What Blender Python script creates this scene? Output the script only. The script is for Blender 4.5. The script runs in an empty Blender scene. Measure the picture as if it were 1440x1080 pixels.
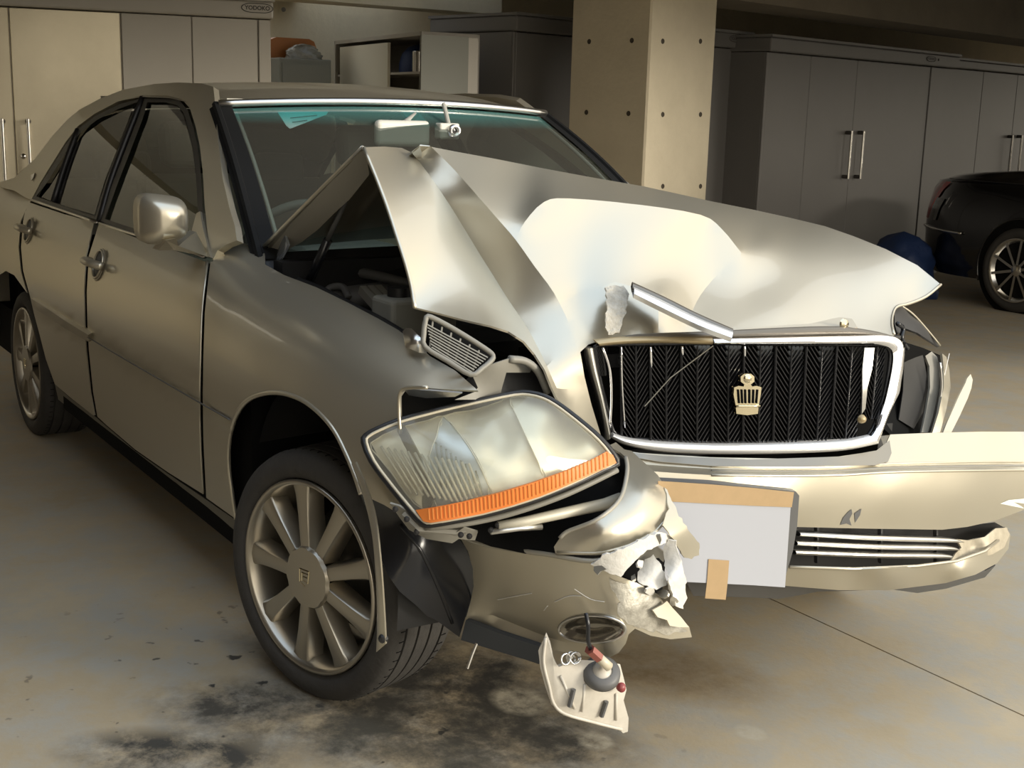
import bpy, bmesh, math, random
import numpy as np
from mathutils import Vector, Matrix
from mathutils.geometry import delaunay_2d_cdt
random.seed(7); rng = np.random.default_rng(7)
S = bpy.context.scene; COL = S.collection
# ---------------------------------------------------------------- camera (metres; front axle of the car at the origin, X forward, Y to the car's left)
C = np.array([2.58, -2.005, 1.377]); YAW, PIT, F, ROLL = .579, .209, 1800., .029
D = np.array([-math.cos(YAW)*math.cos(PIT), math.sin(YAW)*math.cos(PIT), -math.sin(PIT)])
R = np.cross(D, [0, 0, 1]); R /= np.linalg.norm(R); U = np.cross(R, D)
CA, SA = math.cos(ROLL), math.sin(ROLL)
CR = R*CA + U*SA; CU = U*CA - R*SA
cam = bpy.data.objects.new('camera', bpy.data.cameras.new('camera')); COL.objects.link(cam)
M = Matrix.Identity(4)
for i in range(3):
    M[i][0], M[i][1], M[i][2], M[i][3] = CR[i], CU[i], -D[i], C[i]
cam.matrix_world = M; cam.data.sensor_width = 36; cam.data.lens = 45; cam.data.clip_start = .05
S.camera = cam
# ---------------------------------------------------------------- light
SKY = 1.85; SUN = 3.3
SUN_DIR = Vector((-.84, -.58, -.21))
w = bpy.data.worlds.new('sky'); S.world = w; w.use_nodes = True
nt = w.node_tree; nt.nodes.clear()
bg = nt.nodes.new('ShaderNodeBackground'); out = nt.nodes.new('ShaderNodeOutputWorld')
tc = nt.nodes.new('ShaderNodeTexCoord'); sx = nt.nodes.new('ShaderNodeSeparateXYZ'); cr = nt.nodes.new('ShaderNodeValToRGB')
nt.links.new(tc.outputs['Generated'], sx.inputs[0]); nt.links.new(sx.outputs['Z'], cr.inputs[0])
e = cr.color_ramp.elements
e[0].position = .0; e[0].color = (.30, .27, .22, 1)
e[1].position = 1.; e[1].color = (.62, .78, 1.0, 1)
a = e.new(.02); a.color = (1.0, .90, .72, 1)
a = e.new(.45); a.color = (1.0, .94, .83, 1)
nt.links.new(cr.outputs[0], bg.inputs[0]); bg.inputs[1].default_value = SKY
nt.links.new(bg.outputs[0], out.inputs[0])
sun = bpy.data.objects.new('sun', bpy.data.lights.new('sun', 'SUN')); COL.objects.link(sun)
sun.data.energy = SUN; sun.data.angle = math.radians(18); sun.data.color = (1, .92, .78)
sun.rotation_euler = SUN_DIR.to_track_quat('-Z', 'Y').to_euler()
S.view_settings.view_transform = 'Standard'; S.view_settings.look = 'None'
S.view_settings.exposure = 0.05; S.view_settings.gamma = 1; S.view_settings.use_curve_mapping = False

# ---------------------------------------------------------------- helpers
def ray(px, py):
    dx, dy = px-720, py-540
    x = dx*CA+dy*SA; y = -dx*SA+dy*CA
    return D + R*(x/F) - U*(y/F)
def at(px, py, ax, v):
    k = 'XYZ'.index(ax); q = ray(px, py); return C + q*((v-C[k])/q[k])
def onplane(px, py, p0, n):
    q = ray(px, py); n = np.array(n, float); return C + q*(np.dot(np.array(p0)-C, n)/np.dot(q, n))
def cmr(pts, n=4, closed=False):
    P = [np.array(p, float) for p in pts]; o = []
    m = len(P)
    for i in range(m if closed else m-1):
        a, b = P[i], P[(i+1) % m]
        p0 = P[i-1] if (i > 0 or closed) else 2*a-b
        p3 = P[(i+2) % m] if (i+2 < m or closed) else 2*b-a
        for k in range(n):
            t = k/n
            o.append(.5*(2*a+(b-p0)*t+(2*p0-5*a+4*b-p3)*t*t+(3*a-p0-3*b+p3)*t**3))
    if not closed: o.append(P[-1])
    return o
def mesh_obj(name, verts, faces, mat, parent=None, smooth=True, mats=None, fm=None):
    me = bpy.data.meshes.new(name)
    me.from_pydata([tuple(float(c) for c in v) for v in verts], [], [tuple(f) for f in faces])
    me.validate(); me.update()
    o = bpy.data.objects.new(name, me); COL.objects.link(o)
    for m_ in (mats or [mat]): me.materials.append(m_)
    if fm is not None:
        for p, k in zip(me.polygons, fm): p.material_index = k
    if smooth: me.polygons.foreach_set('use_smooth', [True]*len(me.polygons))
    if parent is not None:
        o.parent = parent; o.matrix_parent_inverse = parent.matrix_basis.inverted() if parent.parent is None else Matrix.Identity(4)
    return o
def tag(o, label=None, cat=None, group=None, kind=None):
    if label: o['label'] = label
    if cat: o['category'] = cat
    if group: o['group'] = group
    if kind: o['kind'] = kind
    return o
def empty(name, loc, label, cat, group=None):
    o = bpy.data.objects.new(name, None); COL.objects.link(o); o.location = tuple(float(c) for c in loc); o.empty_display_size = .1
    return tag(o, label, cat, group)
class MB:
    def __init__(s): s.v = []; s.f = []; s.m = []
    def add(s, v, f, m=0):
        n = len(s.v); s.v += [np.array(p, float) for p in v]; s.f += [tuple(i+n for i in q) for q in f]; s.m += [m]*len(f); return s
    def box(s, o, u, v, w_, m=0):          # corner + three edge vectors
        o, u, v, w_ = [np.array(x, float) for x in (o, u, v, w_)]
        P = [o, o+u, o+u+v, o+v, o+w_, o+u+w_, o+u+v+w_, o+v+w_]
        Fc = [(0, 3, 2, 1), (4, 5, 6, 7), (0, 1, 5, 4), (1, 2, 6, 5), (2, 3, 7, 6), (3, 0, 4, 7)]
        if np.dot(np.cross(u, v), w_) < 0: Fc = [q[::-1] for q in Fc]
        return s.add(P, Fc, m)
    def abox(s, x0, x1, y0, y1, z0, z1, m=0): return s.box((x0, y0, z0), (x1-x0, 0, 0), (0, y1-y0, 0), (0, 0, z1-z0), m)
    def tube(s, pts, r, n=8, closed=False, flat=1., up=None, m=0, caps=True):
        P = [np.array(p, float) for p in pts]; k = len(P); rr = r if hasattr(r, '__len__') else [r]*k
        V = []; prev = None
        for i in range(k):
            a = P[(i-1) % k] if (i > 0 or closed) else P[i]; b = P[(i+1) % k] if (i < k-1 or closed) else P[i]
            t = b-a; t /= np.linalg.norm(t)+1e-12
            if up is not None: ref = np.array(up, float)
            else: ref = prev if prev is not None else (np.array([0, 0, 1.]) if abs(t[2]) < .9 else np.array([1., 0, 0]))
            x = np.cross(t, ref); 
            if np.linalg.norm(x) < 1e-6: x = np.cross(t, [1, 0, 0])
            x /= np.linalg.norm(x); y = np.cross(x, t)
            if up is None: prev = y
            for j in range(n):
                an = 2*math.pi*j/n; V.append(P[i]+rr[i]*(x*math.cos(an)+y*math.sin(an)*flat))
        Fc = []
        for i in range(k if closed else k-1):
            for j in range(n):
                a = i*n+j; b = i*n+(j+1) % n; c = ((i+1) % k)*n+(j+1) % n; d = ((i+1) % k)*n+j
                Fc.append((a, b, c, d))
        if not closed and caps: Fc += [tuple(range(n))[::-1], tuple((k-1)*n+j for j in range(n))]
        return s.add(V, Fc, m)
    def lathe(s, o, ax, x, prof, n=48, m=0, a0=0, a1=2*math.pi):
        o, ax, x = [np.array(q, float) for q in (o, ax, x)]; y = np.cross(ax, x); k = len(prof); V = []
        full = abs(a1-a0-2*math.pi) < 1e-6; nn = n if full else n+1
        for i in range(nn):
            an = a0+(a1-a0)*i/n
            for (r, h) in prof: V.append(o+ax*h+(x*math.cos(an)+y*math.sin(an))*r)
        Fc = [(i*k+j, ((i+1) % nn)*k+j, ((i+1) % nn)*k+j+1, i*k+j+1) for i in range(n) for j in range(k-1)]
        return s.add(V, Fc, m)
    def prism(s, poly, n, d, m=0):         # 3-D polygon pushed by n*d
        P = [np.array(p, float) for p in poly]; n = np.array(n, float)*d; k = len(P)
        V = P+[p+n for p in P]; V2 = [v for v in V]
        s.add(V2, [tuple(range(k)), tuple(range(2*k-1, k-1, -1))], m)
        return s.add(V2, [(i, i+k, (i+1) % k+k, (i+1) % k) for i in range(k)], m)
    def build(s, name, mat, parent=None, smooth=False, mats=None):
        o = mesh_obj(name, s.v, s.f, mat, parent, smooth, mats, s.m if mats else None)
        bm = bmesh.new(); bm.from_mesh(o.data); bmesh.ops.recalc_face_normals(bm, faces=bm.faces); bm.to_mesh(o.data); bm.free()
        if smooth == 'auto':
            o.data.set_sharp_from_angle(angle=math.radians(35))
        return o
def bevel(o, wd=.004, seg=2):
    m = o.modifiers.new('bevel', 'BEVEL'); m.width = wd; m.segments = seg; m.limit_method = 'ANGLE'; m.angle_limit = math.radians(40); return o

# a curved sheet whose outline is drawn through the lens and whose distance comes from control points (thin plate with creases)
def seg_x(a, b, c, d):
    def o(p, q, r): return (q[0]-p[0])*(r[1]-p[1])-(q[1]-p[1])*(r[0]-p[0])
    return (o(a, b, c) > 0) != (o(a, b, d) > 0) and (o(c, d, a) > 0) != (o(c, d, b) > 0)
class Field:
    def __init__(s, outline, ctrl, g, creases=()):
        O = np.array([(p[0], p[1]) for p in outline]); allp = np.vstack([O, [(c[0], c[1]) for c in ctrl]])
        x0, y0 = allp.min(0)-g; x1, y1 = allp.max(0)+g
        s.x0, s.y0, s.g = x0, y0, g; nx = int((x1-x0)/g)+2; ny = int((y1-y0)/g)+2; s.nx, s.ny = nx, ny
        N = nx*ny; A = np.zeros((N, N)); B = np.zeros(N)
        segs = [(c[i], c[i+1]) for c in creases for i in range(len(c)-1)]
        xy = lambda i, j: (x0+i*g, y0+j*g)
        def add(idx, co, wt, rhs=0):
            for a_, ca in zip(idx, co):
                for b_, cb in zip(idx, co): A[a_, b_] += wt*ca*cb
                B[a_] += wt*ca*rhs
        for j in range(ny):
            for i in range(nx):
                k = j*nx+i
                if 0 < i < nx-1:
                    cx = any(seg_x(xy(i-1, j), xy(i+1, j), p, q) for p, q in segs) if segs else False
                    add((k-1, k, k+1), (1, -2, 1), .012 if cx else 1)
                if 0 < j < ny-1:
                    cx = any(seg_x(xy(i, j-1), xy(i, j+1), p, q) for p, q in segs) if segs else False
                    add((k-nx, k, k+nx), (1, -2, 1), .012 if cx else 1)
                if i < nx-1 and j < ny-1:
                    cx = any(seg_x(xy(i, j), xy(i+1, j+1), p, q) or seg_x(xy(i+1, j), xy(i, j+1), p, q) for p, q in segs) if segs else False
                    add((k, k+1, k+nx, k+nx+1), (1, -1, -1, 1), .012 if cx else 1)
                if i < nx-1: add((k, k+1), (1, -1), 1e-6)
                if j < ny-1: add((k, k+nx), (1, -1), 1e-6)
        for c in ctrl:
            P = at(*c[:4]); q = 1/np.dot(P-C, D)
            i, j, u, v = s.cell(c[0], c[1])
            add((j*nx+i, j*nx+i+1, j*nx+nx+i, j*nx+nx+i+1), ((1-u)*(1-v), u*(1-v), (1-u)*v, u*v), 8 if len(c) < 5 else c[4], q)
        s.W = np.linalg.solve(A+np.eye(N)*1e-10, B)
    def cell(s, px, py):
        fx = (px-s.x0)/s.g; fy = (py-s.y0)/s.g; i = min(max(int(fx), 0), s.nx-2); j = min(max(int(fy), 0), s.ny-2)
        return i, j, fx-i, fy-j
    def __call__(s, px, py):
        i, j, u, v = s.cell(px, py); k = j*s.nx+i; W = s.W
        q = W[k]*(1-u)*(1-v)+W[k+1]*u*(1-v)+W[k+s.nx]*(1-u)*v+W[k+s.nx+1]*u*v
        return C+ray(px, py)/q
class MeshField:                           # the same plate, solved on the triangles themselves so that folds run along edges
    def __init__(s, P2, T, ctrl, crease_edges, g):
        s.P = P = np.array(P2, float); s.T = T = np.array(T); N = len(P); A = np.zeros((N, N)); B = np.zeros(N); ed = {}
        for f in T:
            for i in range(3): ed.setdefault((min(f[i], f[(i+1) % 3]), max(f[i], f[(i+1) % 3])), []).append(f[(i+2) % 3])
        for (a, b), op in ed.items():
            if len(op) != 2: continue
            c, d = op; e_ = P[b]-P[a]; L = np.linalg.norm(e_)+1e-9; nn = np.array([-e_[1], e_[0]])/L; e_ = e_/L
            def co(q):                     # slope across the edge inside the triangle (a, b, q)
                h = np.dot(P[q]-P[a], nn); t = np.dot(P[q]-P[a], e_)/L; return h, t
            hc, t1 = co(c); hd, t2 = co(d)
            if abs(hc) < .5 or abs(hd) < .5: continue
            ca = -(1-t1)/hc+(1-t2)/hd; cb = -t1/hc+t2/hd
            idx = (a, b, c, d); cf = (ca, cb, 1/hc, -1/hd); wt = g*g*L/((abs(hc)+abs(hd))/2)
            if (a, b) in crease_edges: wt *= .002
            for i_, x in zip(idx, cf):
                for j_, y in zip(idx, cf): A[i_, j_] += wt*x*y
        s.W = None
        for c in ctrl:
            Q = at(*c[:4]); q = 1/np.dot(Q-C, D); idx, lam = s.loc(c[0], c[1])
            for i_, x in zip(idx, lam):
                for j_, y in zip(idx, lam): A[i_, j_] += 8*x*y
                B[i_] += 8*x*q
        s.W = np.linalg.solve(A+np.eye(N)*1e-9, B)
    def loc(s, px, py):
        P, T = s.P, s.T; a, b, c = P[T[:, 0]], P[T[:, 1]], P[T[:, 2]]; p = np.array([px, py])
        den = (b[:, 0]-a[:, 0])*(c[:, 1]-a[:, 1])-(c[:, 0]-a[:, 0])*(b[:, 1]-a[:, 1]); den = np.where(abs(den) < 1e-9, 1e-9, den)
        l1 = ((p[0]-a[:, 0])*(c[:, 1]-a[:, 1])-(c[:, 0]-a[:, 0])*(p[1]-a[:, 1]))/den; l2 = ((b[:, 0]-a[:, 0])*(p[1]-a[:, 1])-(p[0]-a[:, 0])*(b[:, 1]-a[:, 1]))/den
        m = np.minimum(np.minimum(l1, l2), 1-l1-l2); k = int(np.argmax(np.where(abs(den) < 2, -9, m))); 
        if m[k] < -.6:
            j = int(np.argmin(((P-p)**2).sum(1))); return (j,), (1.,)
        return tuple(T[k]), (1-l1[k]-l2[k], l1[k], l2[k])
    def __call__(s, px, py):
        idx, lam = s.loc(px, py); return C+ray(px, py)/sum(s.W[i]*l for i, l in zip(idx, lam))
def inside(p, poly):
    c = False; n = len(poly); x, y = p
    for i in range(n):
        a, b = poly[i], poly[i-1]
        if (a[1] > y) != (b[1] > y) and x < (b[0]-a[0])*(y-a[1])/(b[1]-a[1])+a[0]: c = not c
    return c
def dist_seg(p, poly):
    P = np.array(p); A = np.array([(q[0], q[1]) for q in poly]); Bq = np.roll(A, -1, 0); d = Bq-A
    t = np.clip(((P-A)*d).sum(1)/((d**2).sum(1)+1e-9), 0, 1); return np.sqrt(((A+d*t[:, None]-P)**2).sum(1)).min()
def sheet(name, outline, ctrl, mat, parent, step=10, creases=(), thick=.003, surf=None, mirror=False, smooth=True, fn=None, keep=False, holes=()):
    ol = [(float(p[0]), float(p[1])) for p in outline]
    dn = []
    for i in range(len(ol)):                                  # densify long edges
        a, b = np.array(ol[i]), np.array(ol[(i+1) % len(ol)]); n = max(1, int(np.linalg.norm(b-a)/(step*1.2)))
        for k in range(n): dn.append(tuple(a+(b-a)*k/n))
    ol = dn
    own = surf is None and bool(creases)
    if surf is None and not own: surf = Field(ol, ctrl, step, creases)
    x0 = surf.x0 if isinstance(surf, Field) else min(p[0] for p in ol); y0 = surf.y0 if isinstance(surf, Field) else min(p[1] for p in ol)
    pts = [Vector(p) for p in ol]; edges = []
    for c in creases:
        base = len(pts); c2 = cmr(c, 3); pts += [Vector((p[0], p[1])) for p in c2]; edges += [(base+i, base+i+1) for i in range(len(c2)-1)]
    for h in holes:
        base = len(pts); pts += [Vector(p) for p in h]; edges += [(base+i, base+(i+1) % len(h)) for i in range(len(h))]
    cp = pts[len(ol):]
    xs = max(p[0] for p in ol); ys = max(p[1] for p in ol)
    for j in range(int((ys-y0)/step)+2):
        for i in range(int((xs-x0)/step)+2):
            p = (x0+i*step, y0+j*step)
            if inside(p, ol) and dist_seg(p, ol) > step*.45 and all((p[0]-c[0])**2+(p[1]-c[1])**2 > (step*.4)**2 for c in cp): pts.append(Vector(p))
    r = delaunay_2d_cdt(pts, edges, [list(range(len(ol)))], 1, 1e-4)
    if own:
        n0 = len(ol); orig = r[4] if len(r) > 4 else []
        ce = set()
        for e_, src in zip(r[1], r[4]):
            if any(k < len(edges) for k in src): ce.add((min(e_), max(e_)))
        surf = MeshField([(v[0], v[1]) for v in r[0]], [tuple(f) for f in r[2]], ctrl, ce, step)
        V = [C+ray(v[0], v[1])/surf.W[i] for i, v in enumerate(r[0])]
    else: V = [surf(v[0], v[1]) for v in r[0]]
    Fc = [list(f) for f in r[2]]
    for h in holes: Fc = [f for f in Fc if not inside((sum(r[0][i][0] for i in f)/len(f), sum(r[0][i][1] for i in f)/len(f)), h)]
    if fn: V = [fn(p) for p in V]
    used = sorted({i for f in Fc for i in f}); rm = {k: i for i, k in enumerate(used)}; V = [V[k] for k in used]; Fc = [[rm[i] for i in f] for f in Fc]
    V = np.array(V)
    for f in Fc:
        n = np.cross(V[f[1]]-V[f[0]], V[f[2]]-V[f[0]])
        if np.dot(n, V[f[0]]-C) > 0: f.reverse()
    N = np.zeros_like(V)
    for f in Fc:
        n = np.cross(V[f[1]]-V[f[0]], V[f[2]]-V[f[0]])
        for i in f: N[i] += n
    N /= np.linalg.norm(N, axis=1)[:, None]+1e-12
    cnt = {}
    for f in Fc:
        for i in range(3): a, b = f[i], f[(i+1) % 3]; cnt[(a, b)] = 1
    rim = [(a, b) for (a, b) in cnt if (b, a) not in cnt]
    VV = list(V); FF = [tuple(f) for f in Fc]
    if thick > 0:
        n = len(V); VV += list(V-N*thick); FF += [tuple(i+n for i in f[::-1]) for f in Fc]
        for a, b in rim:
            k = len(VV); VV += [V[a], V[b], V[b]-N[b]*thick, V[a]-N[a]*thick]; FF.append((k+1, k, k+3, k+2))
    o = mesh_obj(name, VV, FF, mat, parent, smooth)
    if own: o.data.set_sharp_from_angle(angle=math.radians(16))
    if mirror:
        m = mesh_obj(name, [(p[0], -p[1], p[2]) for p in VV], [f[::-1] for f in FF], mat, parent, smooth)
    if keep: return o, surf, (V, Fc)
    return o
def jag(o, amp, seed=1):                   # ragged outline
    r_ = random.Random(seed); out_ = []
    for i in range(len(o)):
        a, b = np.array(o[i], float), np.array(o[(i+1) % len(o)], float); n = max(1, int(np.linalg.norm(b-a)/5))
        for k in range(n): p = a+(b-a)*k/n; out_.append((p[0]+r_.uniform(-amp, amp), p[1]+r_.uniform(-amp, amp)))
    return out_
def ctl(pts, ax, *v):                      # helper: controls on one axis
    return [(p[0], p[1], ax, q) for p, q in zip(pts, v)]

# ---------------------------------------------------------------- materials
def mat(name, col, rough=.5, metal=0., spec=.5, coat=0., noise=None, bump=None, trans=None, alpha=None, emit=None, aniso=None):
    m = bpy.data.materials.new(name); m.use_nodes = True; n = m.node_tree; b = n.nodes['Principled BSDF']
    b.inputs['Base Color'].default_value = (*col, 1); b.inputs['Roughness'].default_value = rough; b.inputs['Metallic'].default_value = metal
    b.inputs['Specular IOR Level'].default_value = spec; b.inputs['Coat Weight'].default_value = coat; b.inputs['Coat Roughness'].default_value = .04
    tc = n.nodes.new('ShaderNodeTexCoord')
    if noise:                              # (scale, amount, second colour, detail)
        t = n.nodes.new('ShaderNodeTexNoise'); t.inputs['Scale'].default_value = noise[0]; t.inputs['Detail'].default_value = 6; t.inputs['Roughness'].default_value = .65
        n.links.new(tc.outputs['Object'], t.inputs['Vector'])
        r = n.nodes.new('ShaderNodeValToRGB'); r.color_ramp.elements[0].position = .5-noise[1]; r.color_ramp.elements[1].position = .5+noise[1]
        r.color_ramp.elements[0].color = (*noise[2], 1); r.color_ramp.elements[1].color = (*col, 1)
        n.links.new(t.outputs['Fac'], r.inputs[0]); n.links.new(r.outputs[0], b.inputs['Base Color'])
    if bump:
        t2 = n.nodes.new('ShaderNodeTexNoise'); t2.inputs['Scale'].default_value = bump[0]; t2.inputs['Detail'].default_value = 5
        n.links.new(tc.outputs['Object'], t2.inputs['Vector'])
        bp = n.nodes.new('ShaderNodeBump'); bp.inputs['Strength'].default_value = bump[1]; bp.inputs['Distance'].default_value = .01
        n.links.new(t2.outputs['Fac'], bp.inputs['Height']); n.links.new(bp.outputs[0], b.inputs['Normal'])
    if trans is not None: b.inputs['Transmission Weight'].default_value = trans
    if emit: b.inputs['Emission Color'].default_value = (*emit[0], 1); b.inputs['Emission Strength'].default_value = emit[1]
    return m
def glass(name, tint, refl=1., rough=.01, band=None, haze=0):
    m = bpy.data.materials.new(name); m.use_nodes = True; n = m.node_tree; n.nodes.clear()
    o = n.nodes.new('ShaderNodeOutputMaterial'); mx = n.nodes.new('ShaderNodeMixShader'); t = n.nodes.new('ShaderNodeBsdfTransparent'); g = n.nodes.new('ShaderNodeBsdfGlossy')
    fr = n.nodes.new('ShaderNodeFresnel'); fr.inputs[0].default_value = 1.5
    ml = n.nodes.new('ShaderNodeMath'); ml.operation = 'MULTIPLY'; ml.inputs[1].default_value = refl; ml.use_clamp = True
    t.inputs[0].default_value = (*tint, 1); g.inputs['Roughness'].default_value = rough
    if band:                               # tinted band above a height
        gc = n.nodes.new('ShaderNodeNewGeometry'); sp = n.nodes.new('ShaderNodeSeparateXYZ'); n.links.new(gc.outputs['Position'], sp.inputs[0])
        mr = n.nodes.new('ShaderNodeMapRange'); mr.inputs['From Min'].default_value = band[0]; mr.inputs['From Max'].default_value = band[1]
        n.links.new(sp.outputs['Z'], mr.inputs[0]); mc = n.nodes.new('ShaderNodeMix'); mc.data_type = 'RGBA'
        mc.inputs['A'].default_value = (*tint, 1); mc.inputs['B'].default_value = (*band[2], 1)
        n.links.new(mr.outputs[0], mc.inputs['Factor']); n.links.new(mc.outputs['Result'], t.inputs[0]); bandf = mr.outputs[0]
    n.links.new(fr.outputs[0], ml.inputs[0]); n.links.new(ml.outputs[0], mx.inputs[0]); n.links.new(t.outputs[0], mx.inputs[1]); n.links.new(g.outputs[0], mx.inputs[2]); 
    if band:
        df = n.nodes.new('ShaderNodeBsdfDiffuse'); df.inputs[0].default_value = (.10, .62, .60, 1); tl = n.nodes.new('ShaderNodeBsdfTranslucent'); tl.inputs[0].default_value = (.10, .62, .60, 1); ad = n.nodes.new('ShaderNodeMixShader'); n.links.new(df.outputs[0], ad.inputs[1]); n.links.new(tl.outputs[0], ad.inputs[2])  # teal diffuse and translucent mixed in so the band looks lit
        k1 = n.nodes.new('ShaderNodeMath'); k1.operation = 'MULTIPLY'; k1.inputs[1].default_value = .22; n.links.new(bandf, k1.inputs[0])
        m3 = n.nodes.new('ShaderNodeMixShader'); n.links.new(k1.outputs[0], m3.inputs[0]); n.links.new(mx.outputs[0], m3.inputs[1]); n.links.new(ad.outputs[0], m3.inputs[2]); mx = m3
    if haze:
        df = n.nodes.new('ShaderNodeBsdfDiffuse'); df.inputs[0].default_value = (.92, .88, .74, 1); m2 = n.nodes.new('ShaderNodeMixShader'); m2.inputs[0].default_value = haze
        n.links.new(mx.outputs[0], m2.inputs[1]); n.links.new(df.outputs[0], m2.inputs[2]); n.links.new(m2.outputs[0], o.inputs[0])
    else: n.links.new(mx.outputs[0], o.inputs[0])
    return m
PAINT = mat('champagne_paint', (.56, .515, .41), .31, .76, .5, .35, bump=(900, .02))
PAINT_IN = mat('bare_primer', (.33, .31, .26), .5, .2)
CHROME = mat('chrome', (.86, .86, .88), .07, 1)
CHROME_LIT = mat('lit_chrome', (.82, .82, .82), .25, .55)  # paler, less metallic chrome; the lit look is put into its colour
CHROME_R = mat('brushed_chrome', (.70, .69, .66), .28, 1)
BLACK = mat('black_plastic', (.012, .012, .013), .42)
BLACKG = mat('glossy_black_plastic', (.012, .013, .016), .22)
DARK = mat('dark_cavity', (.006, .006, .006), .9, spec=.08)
MATT = mat('matt_black_trim', (.008, .008, .008), .7, spec=.15)
GREYP = mat('grey_plastic', (.10, .10, .10), .5)
TAUPE = mat('taupe_plastic', (.21, .20, .17), .5)
RUBBER = mat('tyre_rubber', (.030, .028, .026), .75, bump=(60, .25), noise=(14, .25, (.045, .041, .036)))
ALLOY = mat('silver_alloy', (.40, .365, .30), .28, .88, coat=.3)
ALLOY_D = mat('dark_alloy', (.10, .095, .085), .45, .7)
WHITEP = mat('white_plastic', (.60, .56, .49), .45, noise=(25, .3, (.46, .43, .37)))
CREAM = mat('cream_plastic', (.52, .47, .36), .4)
WHITE = mat('torn_white_plastic', (.62, .60, .55), .55, bump=(30, .5))
PAPER = mat('white_paper', (.42, .435, .48), .8)
TAPE = mat('brown_kraft_tape', (.45, .31, .17), .5, noise=(40, .3, (.40, .28, .15)))
GLASS_W = glass('windscreen_glass', (.78, .86, .80), 1.6, haze=.03, band=(1.322, 1.362, (.10, .60, .58)))  # pale haze brightens the glass over the dark cabin
GLASS_S = glass('tinted_side_glass', (.20, .20, .19), 1.3)
GLASS_F = glass('front_side_glass', (.50, .56, .50), 1.3)
LENS = glass('headlamp_lens', (.90, .90, .84), .9, .05, haze=.12)
ORANGE = mat('amber_lens', (.72, .20, .035), .5)
REFL = mat('silver_reflector', (.82, .80, .70), .25, .6, bump=(8, .05))
REFLS = mat('satin_reflector', (.92, .88, .76), .22, .6)
LEATHER = mat('grey_leather', (.34, .33, .29), .6, bump=(90, .1))
INTER = mat('dark_interior_trim', (.12, .12, .11), .7)
RED = mat('red_lens', (.40, .02, .02), .25, coat=.5)
GOLD = mat('gold_emblem', (.74, .66, .46), .18, 1)
FIN = mat('grille_black', (.030, .030, .032), .26, .5)
BROWN = mat('rusty_brown_metal', (.42, .33, .19), .4, .6)
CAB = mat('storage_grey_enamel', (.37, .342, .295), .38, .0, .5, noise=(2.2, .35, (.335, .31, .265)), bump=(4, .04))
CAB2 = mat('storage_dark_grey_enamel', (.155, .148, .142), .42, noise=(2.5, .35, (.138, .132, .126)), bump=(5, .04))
CAB_LIT = mat('sunlit_grey_enamel', (.52, .465, .345), .26, .55, noise=(2.5, .3, (.40, .355, .26)), bump=(3.5, .10))  # brighter, warmer copy of the cabinet enamel; sunlight put into the colour
STEEL = mat('handle_steel', (.62, .60, .56), .22, 1)
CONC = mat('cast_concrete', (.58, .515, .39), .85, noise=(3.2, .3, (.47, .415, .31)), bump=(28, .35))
CONC_LIT = mat('lit_cast_concrete', (.66, .58, .41), .85, noise=(3.2, .3, (.52, .46, .33)), bump=(28, .35))  # lighter copy of the concrete, so beams and back wall look lit
CONC_D = mat('dark_concrete', (.20, .17, .125), .9, noise=(2.0, .3, (.13, .11, .08)), bump=(20, .3))
HOLE = mat('tie_hole', (.05, .04, .03), .9)
BLKPAINT = mat('black_car_paint', (.006, .006, .007), .12, .0, .5, .8)
BLUE = mat('blue_tarpaulin', (.012, .03, .10), .6, bump=(14, .6))
INK = mat('dark_print', (.05, .045, .04), .7)

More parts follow.
